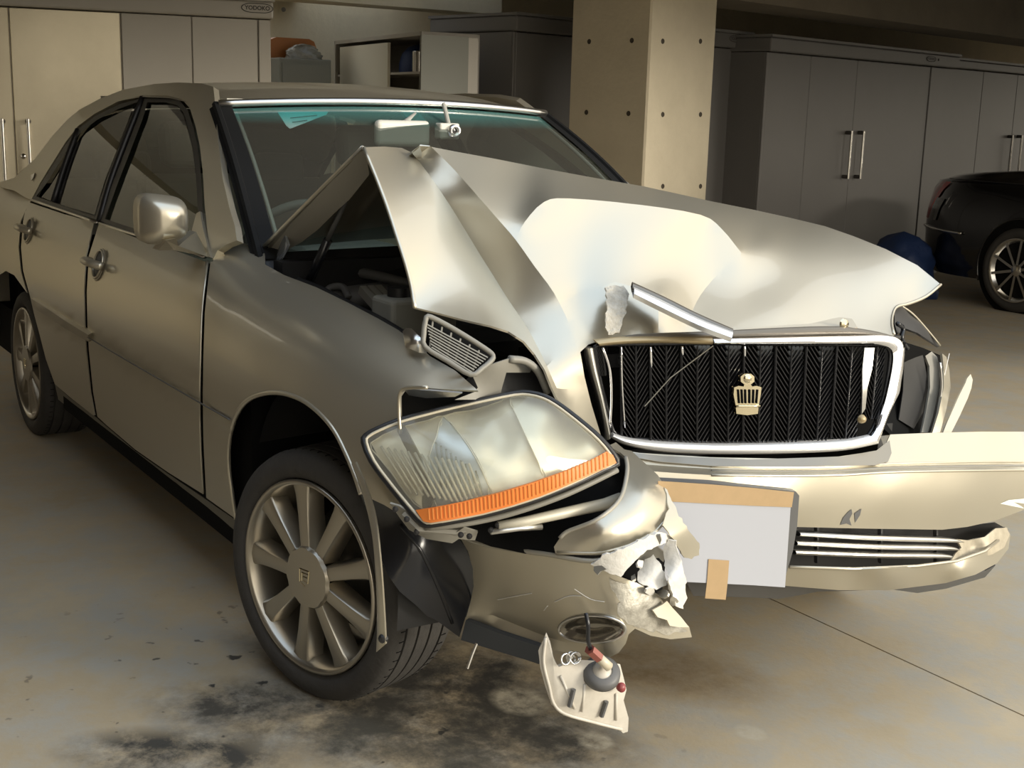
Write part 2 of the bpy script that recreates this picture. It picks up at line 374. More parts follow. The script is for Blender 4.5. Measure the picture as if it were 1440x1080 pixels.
def floor_material():
    m = bpy.data.materials.new('stained_concrete_floor'); m.use_nodes = True; n = m.node_tree; b = n.nodes['Principled BSDF']; L = n.links
    tc = n.nodes.new('ShaderNodeTexCoord')
    def noise(sc, det=6, ro=.6, dist=0.):
        t = n.nodes.new('ShaderNodeTexNoise'); t.inputs['Scale'].default_value = sc; t.inputs['Detail'].default_value = det; t.inputs['Roughness'].default_value = ro; t.inputs['Distortion'].default_value = dist
        L.new(tc.outputs['Object'], t.inputs['Vector']); return t.outputs['Fac']
    def ramp(src, a, b_, ca=(0, 0, 0), cb=(1, 1, 1)):
        r = n.nodes.new('ShaderNodeValToRGB'); r.color_ramp.elements[0].position = a; r.color_ramp.elements[1].position = b_
        r.color_ramp.elements[0].color = (*ca, 1); r.color_ramp.elements[1].color = (*cb, 1); L.new(src, r.inputs[0]); return r.outputs[0]
    def math_(op, a, b_):
        k = n.nodes.new('ShaderNodeMath'); k.operation = op; k.use_clamp = True
        for s_, v in zip(k.inputs, (a, b_)):
            if isinstance(v, (int, float)): s_.default_value = v
            else: L.new(v, s_)
        return k.outputs[0]
    def mix(f, a, b_):
        k = n.nodes.new('ShaderNodeMix'); k.data_type = 'RGBA'; L.new(f, k.inputs['Factor'])
        for nm, v in (('A', a), ('B', b_)):
            if isinstance(v, tuple): k.inputs[nm].default_value = (*v, 1)
            else: L.new(v, k.inputs[nm])
        return k.outputs['Result']
    def blob(x, y, rx, ry, rot=0., soft=.6):   # 1 in the middle of a stain that lies at (x, y) on the slab
        mp = n.nodes.new('ShaderNodeMapping'); mp.vector_type = 'TEXTURE'; mp.inputs['Location'].default_value = (x, y, 0); mp.inputs['Rotation'].default_value = (0, 0, rot); mp.inputs['Scale'].default_value = (rx, ry, 1)
        L.new(tc.outputs['Object'], mp.inputs[0]); ln = n.nodes.new('ShaderNodeVectorMath'); ln.operation = 'LENGTH'; L.new(mp.outputs[0], ln.inputs[0])
        mr = n.nodes.new('ShaderNodeMapRange'); mr.inputs['From Min'].default_value = 1.15; mr.inputs['From Max'].default_value = 1.15-soft
        L.new(ln.outputs['Value'], mr.inputs[0]); return mr.outputs[0]
    base = ramp(noise(1.3, 8, .6), .3, .7, (.36, .292, .19), (.47, .385, .26))
    base = mix(ramp(noise(6, 9, .7), .42, .62), base, (.37, .34, .28))
    # damp oil stains around the front wheel
    fine = noise(5.5, 14, .74, .15); fine2 = noise(24, 8, .7)
    for (x, y, rx, ry, rot, lo, hi, dk) in STAINS:
        msk = math_('MULTIPLY', blob(x, y, rx, ry, rot), ramp(fine, lo-.07, hi+.05)); base = mix(msk, base, dk)
    spk = math_('MULTIPLY', ramp(noise(16, 3, .5), .66, .70), blob(.35, -1.0, 1.2, .75))
    base = mix(spk, base, (.045, .042, .036))
    for (x, y, r_) in WHITES:
        base = mix(math_('MULTIPLY', blob(x, y, r_, r_*.8, 0, .4), ramp(fine2, .30, .62)), base, (.47, .42, .32))
    L.new(base, b.inputs['Base Color'])
    L.new(ramp(fine, .3, .7, (.55,)*3, (.8,)*3), b.inputs['Roughness'])
    bp = n.nodes.new('ShaderNodeBump'); bp.inputs['Strength'].default_value = .25; bp.inputs['Distance'].default_value = .004; L.new(noise(40, 8, .7), bp.inputs['Height']); L.new(bp.outputs[0], b.inputs['Normal'])
    b.inputs['Specular IOR Level'].default_value = .35
    return m
def g(px, py): return at(px, py, 'Z', 0)[:2]
STAINS = [(*g(600, 985), .42, .28, .6, .40, .52, (.05, .046, .04)), (*g(380, 1000), .30, .16, .8, .45, .55, (.06, .055, .045)), (*g(250, 1062), .26, .12, .9, .42, .50, (.05, .047, .04)),
          (*g(700, 1030), .34, .20, .6, .44, .54, (.06, .055, .045)), (*g(930, 940), .30, .17, .5, .25, .6, (.20, .145, .08)), (*g(560, 1060), .3, .15, .5, .46, .56, (.08, .075, .06)), (*g(470, 900), .3, .25, .5, .4, .6, (.12, .11, .09)),
          (*g(650, 940), .25, .2, .5, .42, .52, (.05, .046, .04))]
WHITES = [(*g(838, 1042), .045), (*g(1055, 1030), .04), (*g(730, 985), .08)]
FLOOR = floor_material()

# ---------------------------------------------------------------- the setting
def struct(name, mb, m, parent=None, smooth=False):
    o = mb.build(name, m, parent, smooth)
    if parent is None: o['kind'] = 'structure'
    return o
fl = struct('floor', MB().abox(-16, 9, -9, 20, -.3, -.012), CONC_D)
JY = .592
for k, (x0, x1, y0, y1) in enumerate([(-16, 9, -9, JY-.003), (-16, 9, JY+.003, 20)]):
    MB().abox(x0, x1, y0, y1, -.02, 0).build('slab', FLOOR, fl)
ZC = 2.62
ceil = struct('ceiling', MB().abox(-5.9, -.9, -9, 3.6, ZC, ZC+.25).abox(-7.3, -6.3, -9, 3.6, ZC, ZC+.25).abox(-16, -.9, 3.6, 20, ZC, ZC+.25), CONC_D)  # open slots and cut-back front edge added to let sky light in
struct('wall_back', MB().abox(-8.4, -8.2, -9, 20, 0, ZC), CONC_LIT)
struct('shade_wall_left', MB().abox(-5.2, 3.4, -3.4, -3.2, 0, 4.8), mat('dark_shade_wall', (.055, .045, .034), .9, noise=(2.0, .3, (.04, .033, .025))))  # unseen wall, made long, tall and dark to dim the car's side
struct('shade_wall_front', MB().abox(.55, .75, 6.5, 20, 0, ZC), CONC_D)  # unseen wall, added to keep the sun off the right-hand cabinets
# pillar: front face towards +X
u_ = np.array([-.2, .98, 0]); u_ /= np.linalg.norm(u_); n_ = np.array([u_[1], -u_[0], 0])
PX = -4.0
pc = onplane(907, 200, (PX, 3.3, 0), n_); pr = onplane(998, 200, (PX, 3.3, 0), n_)
wid = np.linalg.norm((pr-pc)[:2]); o0 = np.array([pc[0], pc[1], 0])
pil = MB().box(o0, u_*wid, -n_*wid, (0, 0, ZC)).build('pillar', CONC); pil['kind'] = 'structure'; bevel(pil, .012, 1)
holes = [onplane(x, y, (PX, 3.3, 0), n_) for x in (932, 985) for y in (58, 161, 262)]
sx_ = u_; 
hl = [o0 - n_*wid*t + np.array([0, 0, z]) for t in (.22, .76) for z in [h[2] for h in holes[:3]]]
for p in holes: MB().lathe(p, n_, u_, [(0, .0015), (.014, .0015), (.0155, .0025), (.017, 0)], 16).build('tie_hole', HOLE, pil, True)
for p in hl: MB().lathe(p, -u_, n_, [(0, .0015), (.014, .0015), (.0155, .0025), (.017, 0)], 16).build('tie_hole', HOLE, pil, True)
# beams
def beam(name, x0, x1, y0, y1, z0, m): return struct(name, MB().abox(x0, x1, y0, y1, z0, ZC), m)
tr = MB().box(o0+n_*.02+u_*wid+np.array([0, 0, 2.16]), u_*14, -n_*.5, (0, 0, .5)); b1 = struct('trim_1', tr, CONC_D)  # beam out of the sun; its shade is put into darker concrete
beam('trim_2', -6.6, -6.3, -3.2, 3.6, 2.13, CONC_LIT); beam('trim_3', -4.4, -1.3, 2.95, 3.35, 2.30, CONC); beam('trim_4', -8.2, -7.0, 2.3, 2.7, 2.30, CONC_LIT); beam('trim_5', -1.3, -.9, -9, 20, 2.45, CONC_D)
# ---------------------------------------------------------------- storage cabinets
def text_mesh(name, body, origin, u, v, n, height, m, parent, ext=.001, bold=0.):
    cu = bpy.data.curves.new(name, 'FONT'); cu.body = body; cu.size = 1; cu.align_x = 'CENTER'; cu.align_y = 'CENTER'; cu.offset = bold
    to = bpy.data.objects.new(name, cu); COL.objects.link(to); dg = bpy.context.evaluated_depsgraph_get(); me = bpy.data.meshes.new_from_object(to.evaluated_get(dg))
    V = [np.array(q.co) for q in me.vertices]; Fc = [tuple(p.vertices) for p in me.polygons]; bpy.data.objects.remove(to)
    h = max(q[1] for q in V)-min(q[1] for q in V); s = height/h
    return mesh_obj(name, [np.array(origin)+np.array(u)*q[0]*s+np.array(v)*q[1]*s+np.array(n)*ext for q in V], Fc, m, parent, False)
def cabinet(label, p0, u, pxl, pxr, ptop, pbot, depth, splits, handles, m, logo=None, yref=200, doorm=None, hdr_over=.03, side_trim=True, bolt=None, letters='YODOKO'):
    u = np.array(u, float); u /= np.linalg.norm(u); n = np.array([u[1], -u[0], 0.]); Z = np.array([0, 0, 1.])
    P = lambda x, y: onplane(x, y, p0, n)
    a = P(pxl, yref); b = P(pxr, yref); zt = P(*ptop)[2]; zb = P(*pbot)[2]
    a = np.array([a[0], a[1], 0]); W = np.linalg.norm(b[:2]-a[:2])
    root = empty('storage_cabinet', a+u*W/2-n*depth/2, label, 'cabinet')
    MB().box(a-n*.03+Z*.0, u*W, -n*depth, Z*(zb-.005)).build('body', m, root)
    hd = MB().box(a+n*hdr_over-u*.012+Z*zb, u*(W+.024), -n*(depth+hdr_over), Z*(zt-zb)).build('header', m, root); bevel(hd, .012)
    MB().box(a+n*(hdr_over+.01)-u*.02+Z*zt, u*(W+.04), -n*(depth+.05), Z*.02).build('top_plate', m, root)
    MB().box(a-n*.0+Z*.0, u*W, -n*.06, Z*.07).build('plinth', m, root)
    sc = [0]+[np.linalg.norm((P(x, yref)-a)[:2]) for x in splits]+[W]
    for i in range(len(sc)-1):
        s0, s1 = sc[i]+.003, sc[i+1]-.003
        dm = (doorm or {}).get(i, m)
        nm = 'door' if (s1-s0) > .12 else 'stile'
        off = .012 if nm == 'door' else .02
        d_ = MB().box(a+u*s0+n*(off-.03)+Z*.075, u*(s1-s0), -n*.03, Z*(zb-.08)).build(nm, dm, root); bevel(d_, .004, 1)
        if i == 0 and side_trim:
            pass
    for (hx, y0, y1) in handles:
        q = P(hx, (y0+y1)/2); z1 = P(hx, y0)[2]; z0 = P(hx, y1)[2]; q = np.array([q[0], q[1], 0])+n*.035
        h = MB().tube([q+Z*z0, q+Z*(z0+.03), q+Z*(z1-.03), q+Z*z1], .011, 12).build('handle', STEEL, root, 'auto')
        for zz in (z0+.015, z1-.015): MB().tube([q+Z*zz, q+Z*zz-n*.055], .016, 12).build('handle_foot', INK, h, 'auto')
    if bolt:
        q = P(*bolt); MB().lathe(q-n*.02, n, u, [(0, .012), (.014, .010), (.018, 0)], 16).build('lock', STEEL, root, True)
    if logo:
        q = P(*logo[:2])+n*(hdr_over+.001); h = logo[2]
        pl_ = MB().prism([q+u*(h*2.6*math.cos(t)+(h*1.1 if math.cos(t) > 0 else -h*1.1))+Z*h*1.05*math.sin(t) for t in np.linspace(0, 2*math.pi, 24, endpoint=False)], n, .002).build('maker_plate', CAB if m is not CAB2 else CAB2, root)
        rg = MB().tube([q+n*.003+u*(h*2.6*math.cos(t)+(h*1.1 if math.cos(t) > 0 else -h*1.1))+Z*h*1.05*math.sin(t) for t in np.linspace(0, 2*math.pi, 24, endpoint=False)], .0022, 4, closed=True).build('plate_rim', INK, pl_)
        text_mesh('maker_lettering', letters, q, u, Z, n, h*1.0, INK, pl_, .004, .03)
        MB().lathe(q+u*h*6.2, n, u, [(0, .003), (h*.5, .003), (h*.55, 0)], 12).build('screw_cover', INK, root)
    return root, P, a, u, n
UR = (-.2, .98, 0); UL = (.25, .97, 0)
PE = (-5.05, 6.3, 0); PA = (-5.2, 1.2, 0)
cabinet('pale shiny storage cabinet behind the champagne car, left doors coloured as sunlit', PA, UL, -150, 382, (380, 3), (380, 27), .9, [16, 172, 271, 364], [(6, 167, 270), (42, 167, 270)], CAB, logo=(361, 12, .026), doorm={0: CAB_LIT, 1: CAB_LIT}, yref=100, bolt=(33, 220))
cabinet('grey cabinet with bright left edge, partly hidden behind the concrete pillar', (-5.25, 3.1, 0), UR, 722, 842, (732, 22), (732, 44), .9, [727, 808], [], CAB2, yref=110)
cabinet('grey cabinet showing right of the concrete pillar', (-5.12, 5.0, 0), UR, 950, 1047, (1010, 45), (1010, 66), .45, [1031, 1040], [], CAB2, logo=(1030, 55, .022), yref=150)
cabinet('wide grey double-door cabinet with two long steel handles', PE, UR, 1072, 1334, (1093, 53), (1093, 73), .55, [1076, 1135, 1200, 1302, 1309], [(1190, 184, 251), (1207, 184, 251)], CAB2, logo=(1305, 83, .022), yref=200)
cabinet('grey cabinet behind the black car, rightmost of the row', (-5.9, 8.7, 0), UR, 1318, 1560, (1345, 84), (1345, 96), .9, [1322, 1376, 1424, 1475], [(1417, 190, 245), (1430, 190, 245)], CAB2, yref=200)
# small open cabinet with sliding doors, turned sideways beyond the roof of the car
def small_cabinet():
    u = np.array([1., -.12, 0]); u /= np.linalg.norm(u); n = np.array([u[1], -u[0], 0.]); Z = np.array([0, 0, 1.])
    p0 = (-5.6, 2.25, 0); P = lambda x, y: onplane(x, y, p0, n)
    a = P(470, 100); b = P(592, 100); zt = P(592, 44)[2]; zb = .75
    a = np.array([a[0], a[1], 0]); W = np.linalg.norm(b[:2]-a[:2])
    root = empty('wall_cupboard', a+u*W/2, 'small pale cupboard with a slid-open door and shelf, beyond the car roof', 'cabinet')
    t = .025; dp = .42
    for nm, q, du, dn, dz in (('side_panel', a, t, dp, zt), ('side_panel', a+u*(W-t), t, dp, zt), ('top_panel', a+Z*(zt-t), W, dp, t), ('back_panel', a-n*(dp-.01), W, .01, zt), ('bottom_panel', a+Z*.05, W, dp, t)):
        MB().box(q, u*du, -n*dn, Z*dz).build(nm, CAB, root)
    s1 = np.linalg.norm((P(545, 100)-a)[:2]); s0 = np.linalg.norm((P(478, 100)-a)[:2])
    MB().box(a+n*.0+u*s0+Z*.08, u*(s1-s0), -n*.02, Z*(zt-.13)).build('sliding_door', CREAMM, root)
    zs = P(570, 104)[2]
    MB().box(a+u*t-n*.02+Z*zs, u*(W-2*t), -n*(dp-.04), Z*.015).build('shelf', CAB, root)
    # hinged panel standing open towards the viewer
    c = a+u*W; e_ = onplane(655, 80, c, (1, 0, 0)); v = np.array([0.12, .99, 0]); L_ = abs(e_[1]-c[1])
    MB().box(c+Z*.08, v*L_, -u*.02, Z*(zt-.1)).build('open_door', CAB2G, root)
    q = a+u*(W-.20)-n*.07+Z*(zs+.016)
    can = MB().lathe(q, (0, 0, 1), (1, 0, 0), [(0, 0), (.05, 0), (.05, .13), (.045, .135), (0, .135)], 20).build('paint_tin', STEEL, None, 'auto'); tag(can, 'shiny metal tin on the cupboard shelf beyond the car', 'tin')
    q2 = a+u*(W-.56)-n*.22+Z*(zs+.016)
    hm = MB().lathe(q2, (0, 0, 1), (1, 0, 0), [(.15, 0), (.15, .06), (.13, .13), (.08, .18), (0, .2)], 20).build('helmet', BLUE, None, True); tag(hm, 'dark blue rounded helmet on the cupboard shelf beyond the car', 'helmet')
    bg_ = MB().abox(0, 0, 0, 0, 0, 0)
CAB2G = mat('locker_grey_green', (.20, .205, .18), .55)
CREAMM = mat('pale_enamel_door', (.58, .55, .44), .5)
small_cabinet()
# low grey box, orange case and clear bag stacked behind the car
def box_stack():
    Z = np.array([0, 0, 1.])
    l = at(393, 100, 'X', -6.4); r = at(466, 100, 'X', -6.4); zt = at(420, 82, 'X', -6.4)[2]
    root = empty('metal_locker', (-6.6, (l[1]+r[1])/2, 0), 'plain grey metal locker behind the car roof', 'locker')
    o = MB().abox(-6.85, -6.4, l[1], r[1], 0, zt).build('body', CAB2G, root); bevel(o, .008)
    MB().abox(-6.40, -6.385, l[1]+.02, r[1]-.02, .1, zt-.04).build('door', CAB2G, root)
    MB().abox(-6.385, -6.37, r[1]-.07, r[1]-.05, zt-.5, zt-.4).build('handle', STEEL, root)
    a = at(381, 70, 'X', -6.62); b = at(448, 70, 'X', -6.62); z1 = at(410, 53, 'X', -6.62)[2]
    y0, y1 = a[1], b[1]; rr = .06
    pf = [(y0, zt+.001), (y1, zt+.001), (y1, z1-rr), (y1-rr*.3, z1-rr*.3), (y1-rr, z1), (y0+rr, z1), (y0+rr*.3, z1-rr*.3), (y0, z1-rr)]
    oc = MB().prism([(-6.84, p[0], p[1]) for p in pf], (1, 0, 0), .18).build('carry_case', mat('orange_plastic', (.50, .20, .07), .5), None); bevel(oc, .02, 3); tag(oc, 'orange plastic case on top of the grey locker', 'case')
    a = at(403, 70, 'X', -6.5); b = at(452, 70, 'X', -6.5); cy = (a[1]+b[1])/2; ry = (b[1]-a[1])/2; h = at(420, 61, 'X', -6.5)[2]-zt
    V = []; Fc = []; n1, n2 = 24, 10
    for j in range(n2+1):
        for i in range(n1):
            t = 2*math.pi*i/n1; f = math.sin(math.pi*(j/n2*.5+.5))**.6 if j < n2 else 0; r_ = 1+.12*math.sin(5*t+j)+.07*math.sin(9*t-2*j)
            f = math.cos(j/n2*math.pi/2)**.5
            V.append((-6.51+.1*f*r_*math.cos(t), cy+ry*f*r_*math.sin(t)*.95, zt+.001+h*(j/n2)**.8))
    for j in range(n2):
        for i in range(n1): Fc.append((j*n1+i, j*n1+(i+1) % n1, (j+1)*n1+(i+1) % n1, (j+1)*n1+i))
    bgm = mat('crinkled_clear_plastic', (.30, .31, .30), .25, bump=(40, .6))
    bo = mesh_obj('plastic_bag', V, Fc, bgm); tag(bo, 'crumpled grey see-through bag on the grey locker', 'bag')
CAB2G = mat('locker_grey_green', (.20, .205, .18), .55)
box_stack()

# ---------------------------------------------------------------- black car at the right
def black_car():
    root = empty('black_sedan', (-3.6, 7.2, 0), 'black car parked at the right edge, tail to the left, red tail lamp', 'car')
    wc = at(1437, 380, 'X', 0)  # ray through the hub, cut where the hub is .32 m high
    q = ray(1437, 380); wc = C+q*((.32-C[2])/q[2])
    tv = (wc-C)[:2]; tv /= np.linalg.norm(tv)              # direction of sight on the floor
    ang = math.atan2(tv[1], tv[0]); 
    # outward side normal turned 38 degrees away from the line of sight
    na = ang+math.pi-math.radians(38); n = np.array([math.cos(na), math.sin(na), 0]); f = np.array([-n[1], n[0], 0])
    if np.dot(f, R) < 0: f = -f                            # f = forward, to the right of the picture
    Z = np.array([0, 0, 1.])
    def W(a, d, z): return wc*np.array([1, 1, 0])+f*a-n*d+Z*z  # a: forwards of the rear axle, d: inwards from the tyre face
    prof = [(.0, .22), (-.02, .45), (0, .62), (.02, .80), (.10, .93), (.25, .985)]
    # side: list of stations along a with (d offsets) -> sections
    def sec(a):
        tail = max(0, (-.60-a)/.60)                        # rounding in plan at the tail
        dz = .0
        top = np.interp(a, [-1.22, -1.1, -.7, -.2, .3, .9, 1.5, 2.6, 3.4, 4], [.93, .985, 1.02, 1.06, 1.24, 1.38, 1.42, 1.40, 1.1, 1.0])
        belt = np.interp(a, [-1.22, 0, 4], [.93, .96, .92])
        o = -.03+.30*tail**2
        P = [(o+.06, .20), (o, .34), (o-.015, .55), (o, .72), (o+.05, .86), (o+.11, belt)]
        for k in range(1, 5):
            t = k/4; P.append((o+.11+t*.30, belt+(top-belt)*math.sin(t*math.pi/2)))
        P.append((.9, top+.01*(1 if top > 1.1 else .5)))
        return P
    st = list(np.linspace(-1.22, -.4, 12))+list(np.linspace(-.36, 3.6, 24)); V = []; Fc = []
    k = len(sec(0)); full = []
    for a in st:
        P = sec(a); row = [W(a, d, z) for d, z in P]+[W(a, 1.74-d, z) for d, z in P[::-1][1:]]
        full.append(row); V += row
    kk = len(full[0])
    def arch(a, z): return (a**2+(z-.33)**2) < .37**2
    for i in range(len(st)-1):
        for j in range(kk-1):
            Fc.append((i*kk+j, i*kk+j+1, (i+1)*kk+j+1, (i+1)*kk+j))
    Fc.append(tuple(range(kk)))
    body = mesh_obj('body', V, Fc, BLKPAINT, root, True); body.data.set_sharp_from_angle(angle=math.radians(40))
    bm = bmesh.new(); bm.from_mesh(body.data); bmesh.ops.recalc_face_normals(bm, faces=bm.faces); bm.to_mesh(body.data); bm.free()
    # wheel arch: flat dark disc on the side paints the shaded hollow, with lip
    o = W(0, -.035, .33)
    MB().lathe(o, n, f, [(0, .012), (.365, .012), (.375, .004)], 40, a0=0, a1=2*math.pi).build('wheel_housing', DARK, root)
    MB().tube([o+n*.012+f*.375*math.cos(t)+Z*.375*math.sin(t) for t in np.linspace(-.35, math.pi+.35, 30)], .010, 6).build('arch_lip', BLKPAINT, root, True)
    wo = W(0, -.055, .32)
    wh = MB().lathe(wo, n, f, [(.235, .0), (.245, .02), (.24, .03), (.225, .012), (.20, -.02)], 48).build('wheel', STEEL, root, True)
    MB().lathe(wo, n, f, [(.318, -.15), (.318, -.01), (.30, .022), (.27, .03), (.245, .02), (.235, -.05)], 48).build('tyre', RUBBER, wh, True)
    MB().lathe(wo-n*.03, n, f, [(.0, 0), (.235, 0)], 32).build('wheel_back', DARK, wh)
    for i in range(10):
        t = 2*math.pi*i/10+.2; r = f*math.cos(t)+Z*math.sin(t); s = np.cross(n, r)
        MB().box(wo+r*.03-s*.010-n*.01, r*.205, s*.020, n*.025).build('spoke', STEEL, wh)
    MB().lathe(wo+n*.012, n, f, [(0, .012), (.035, .010), (.045, 0)], 20).build('hub_cap', STEEL, wh, True)
    # tail lamp, chrome strip, rear glass
    # thin pieces on the side surface
    def side(a, z, off=.006):
        P = sec(a); ds = np.interp(z, [p[1] for p in P[:6]], [p[0] for p in P[:6]]); return W(a, ds-off, z)
    def patch(name, lo, hi, z0, z1, m, n=10, off=.010):   # a strip whose ends run along lo(z), hi(z)
        V = []; 
        for i in range(n+1):
            z = z0+(z1-z0)*i/n
            for j in range(n+1): a = lo(z)+(hi(z)-lo(z))*j/n; V.append(side(a, z, off+.004*math.sin(math.pi*j/n)))
        return mesh_obj(name, V, [(i*(n+1)+j, i*(n+1)+j+1, (i+1)*(n+1)+j+1, (i+1)*(n+1)+j) for i in range(n) for j in range(n)], m, root, True)
    patch('tail_lamp', lambda z: -1.20+(z-.62)*.55, lambda z: -1.08+(z-.62)*.72, .62, .93, RED)
    patch('tail_lamp_lens', lambda z: -1.07+(z-.62)*.5, lambda z: -.90+(z-.62)*.4, .62, .80, mat('smoky_lens', (.10, .10, .10), .1, coat=.5))
    MB().tube([side(a, .555-.012*(a+1.2), .014) for a in np.linspace(-1.19, -.55, 20)], .011, 8).build('chrome_strip', STEEL, root, True)
    MB().tube([side(a, .955, .004) for a in np.linspace(-.9, 3.2, 30)], .006, 6).build('waist_line', BLKPAINT, root, True)
    return W
Wb = black_car()
# blue tarpaulin bundle between the cabinets and the black car
def bundle():
    p = at(1282, 372, 'X', -5.0); q = C+ray(1278, 378)*((0-C[2])/ray(1278, 378)[2]); q = q*.86+C*np.array([1, 1, 0])*.14-np.array([-.10, .22, 0])
    V = []; Fc = []; n1, n2 = 28, 12
    for j in range(n2+1):
        for i in range(n1):
            t = 2*math.pi*i/n1; f = (1-(j/n2)**2.2)**.5; r_ = 1+.10*math.sin(4*t+j*.6)+.06*math.sin(7*t-1.7*j)
            V.append((q[0]+.30*f*r_*math.cos(t), q[1]+.26*f*r_*math.sin(t), .52*(j/n2)**.9))
    for j in range(n2):
        for i in range(n1): Fc.append((j*n1+i, j*n1+(i+1) % n1, (j+1)*n1+(i+1) % n1, (j+1)*n1+i))
    Fc.append(tuple(range(n1))[::-1])
    o = mesh_obj('tarpaulin_bundle', V, Fc, BLUE); tag(o, 'dark blue tarpaulin bundle on the floor beside the black car tail', 'tarpaulin')
bundle()
# small amber-brown crate behind

# ================================================================ the damaged car
CAR = empty('sedan', (0, 0, 0), 'champagne four-door sedan with buckled bonnet and headlamp hanging loose', 'car')
# body side: half width by height
_z = np.linspace(0, 1.4, 281)
_tab = [(0, .80), (.17, .832), (.27, .842), (.40, .858), (.588, .872), (.602, .892), (.70, .894), (.80, .884), (.88, .862), (.93, .835), (.965, .797), (.985, .765), (1.0, .715), (1.01, .66), (1.03, .50), (1.06, .3), (1.4, .0)]
_w = np.interp(_z, *zip(*_tab)); _ws = np.convolve(np.pad(_w, 4, 'edge'), np.ones(9)/9, 'valid'); _w = np.where((_z < .62) & (_z > .57), _w, _ws)
def ztop(x): return np.interp(x, [-.7, -.5, -.3, -.13, 0, .17, .37, .50, .60], [1.0, .968, .955, .945, .935, .915, .888, .862, .84])
def taper(x): return 1-.05*np.clip(x/.5, 0, 2)**2-.07*np.clip((-2.95-x)/.95, 0, 1.3)**2
def hit(px, py, wf, t0=1.6, t1=8.5):
    q = ray(px, py); t = np.arange(t0, t1, .02); P = C[None]+t[:, None]*q[None]
    gk = -P[:, 1]-wf(P[:, 0], P[:, 2]); i = int(np.argmax(gk < 0))
    if gk[i] >= 0: i = int(np.argmin(gk))
    a, b = t[max(i-1, 0)], t[i]
    for _ in range(22):
        m = (a+b)/2; p = C+q*m
        if -p[1]-wf(p[0], p[2]) < 0: b = m
        else: a = m
    return C+q*((a+b)/2)
def w_low(x, z): return np.interp(z/ztop(x), _z, _w)*taper(x)
def w_gh(x, z):                            # glasshouse
    t = np.clip((z-.965)/.42, -1, 1.2); return (.792-.165*t-.035*t*t)*taper(x)
def low(off=0.): return lambda px, py: hit(px, py, lambda x, z: w_low(x, z)+off)
def gh(off=0.): return lambda px, py: hit(px, py, lambda x, z: w_gh(x, z)+off)

# --- side panels
arch = [(332, 730), (326, 690), (322, 655), (323, 620), (330, 590), (343, 568), (362, 556), (390, 552), (420, 560), (446, 578), (470, 605), (488, 640), (500, 670), (508, 695)]
arch = [tuple(p) for p in cmr(arch, 3)]
fender = [(299, 368), (303, 356), (315, 345), (333, 338), (352, 345), (372, 352), (373, 372), (400, 387), (445, 404), (490, 426), (530, 447), (560, 464), (585, 483), (605, 501), (640, 521), (672, 549), (620, 547), (572, 543), (563, 556), (563, 590), (590, 640), (610, 700), (592, 738), (560, 722), (540, 710), (508, 695)]
gapF = [(292, 368), (288, 400), (284, 440), (282, 500), (281, 560), (282, 620), (284, 660), (286, 694)]
pf = fender + arch[::-1] + [(286+4, 700)] + [(x+4, y) for x, y in gapF[::-1][1:]]
fo = sheet('front_fender', pf, None, PAINT, CAR, step=12, surf=low(), thick=.004)
gapM = [(136, 314), (122, 359), (119, 411), (120, 459), (122, 493), (128, 552), (134, 584)]
beltF = [(193, 335), (240, 350), (291, 368)]
fd = sheet('front_door', [(139, 315), (165, 324)]+beltF[:-1]+[(289, 368)]+[(x-1, y) for x, y in gapF[1:]]+[(284, 694), (236, 664), (190, 632), (150, 598), (137, 586)]+[(x+3, y) for x, y in gapM[::-1][1:-1]], None, PAINT, CAR, step=12, surf=low(), thick=.004, mirror=True)
gapR = [(31, 311), (28, 348), (31, 381), (41, 418), (46, 440), (54, 470), (63, 505), (75, 538)]
rd = sheet('rear_door', [(40, 284), (60, 291), (90, 301), (132, 313)]+[(x-1, y) for x, y in gapM[1:]]+[(131, 584), (100, 560), (77, 540)]+[(x+1.5, y) for x, y in gapR[::-1][1:]]+[(35, 298)], None, PAINT, CAR, step=11, surf=low(), thick=.004, mirror=True)
quarter = [(44, 281), (36, 296), (29, 311), (26, 348), (29, 381), (38, 412), (30, 401), (20, 387), (8, 381), (-6, 390), (-14, 408), (-20, 440), (-22, 480), (-30, 470), (-35, 400), (-36, 340), (-32, 290), (-20, 270), (0, 262), (20, 266), (34, 276)]
sheet('rear_quarter_panel', quarter, None, PAINT, CAR, step=9, surf=low(), thick=.004, mirror=True)
# sill
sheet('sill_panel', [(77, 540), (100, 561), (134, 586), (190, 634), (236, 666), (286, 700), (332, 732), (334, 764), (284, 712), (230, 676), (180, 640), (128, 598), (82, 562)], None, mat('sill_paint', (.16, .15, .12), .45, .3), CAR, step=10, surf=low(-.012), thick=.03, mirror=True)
# inner liner so that gaps and wheel arches look into darkness
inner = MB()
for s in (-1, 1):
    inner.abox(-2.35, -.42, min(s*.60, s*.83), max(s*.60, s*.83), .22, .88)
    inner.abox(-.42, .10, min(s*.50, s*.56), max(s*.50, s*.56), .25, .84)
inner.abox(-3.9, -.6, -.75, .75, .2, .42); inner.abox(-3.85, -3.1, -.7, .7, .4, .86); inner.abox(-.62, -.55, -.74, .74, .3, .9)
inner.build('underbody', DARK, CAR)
def polylines(name, m, lines, r, parent=CAR, surf=None, n=6, up=None):
    mb = MB()
    for L_ in lines:
        P = [surf(*p) for p in cmr(L_, 4)]; mb.tube(P, r, n)
    return mb.build(name, m, parent, True)
polylines('belt_moulding', CHROME_R, [[(44, 281), (90, 297), (137, 313)], [(140, 314), (193, 331), (240, 345), (288, 361)]], .006, surf=gh(.004))
polylines('arch_trim', PAINT, [arch], .006, surf=low(-.001))
polylines('gap_edge', PAINT, [gapF], .0035, surf=low(-.002))
polylines('side_crease_shade', GREYP, [[(123, 474), (175, 505), (220, 531), (282, 567), (323, 590)]], .0022, surf=low(.0035))  # thin dark line painting the shade along the door crease
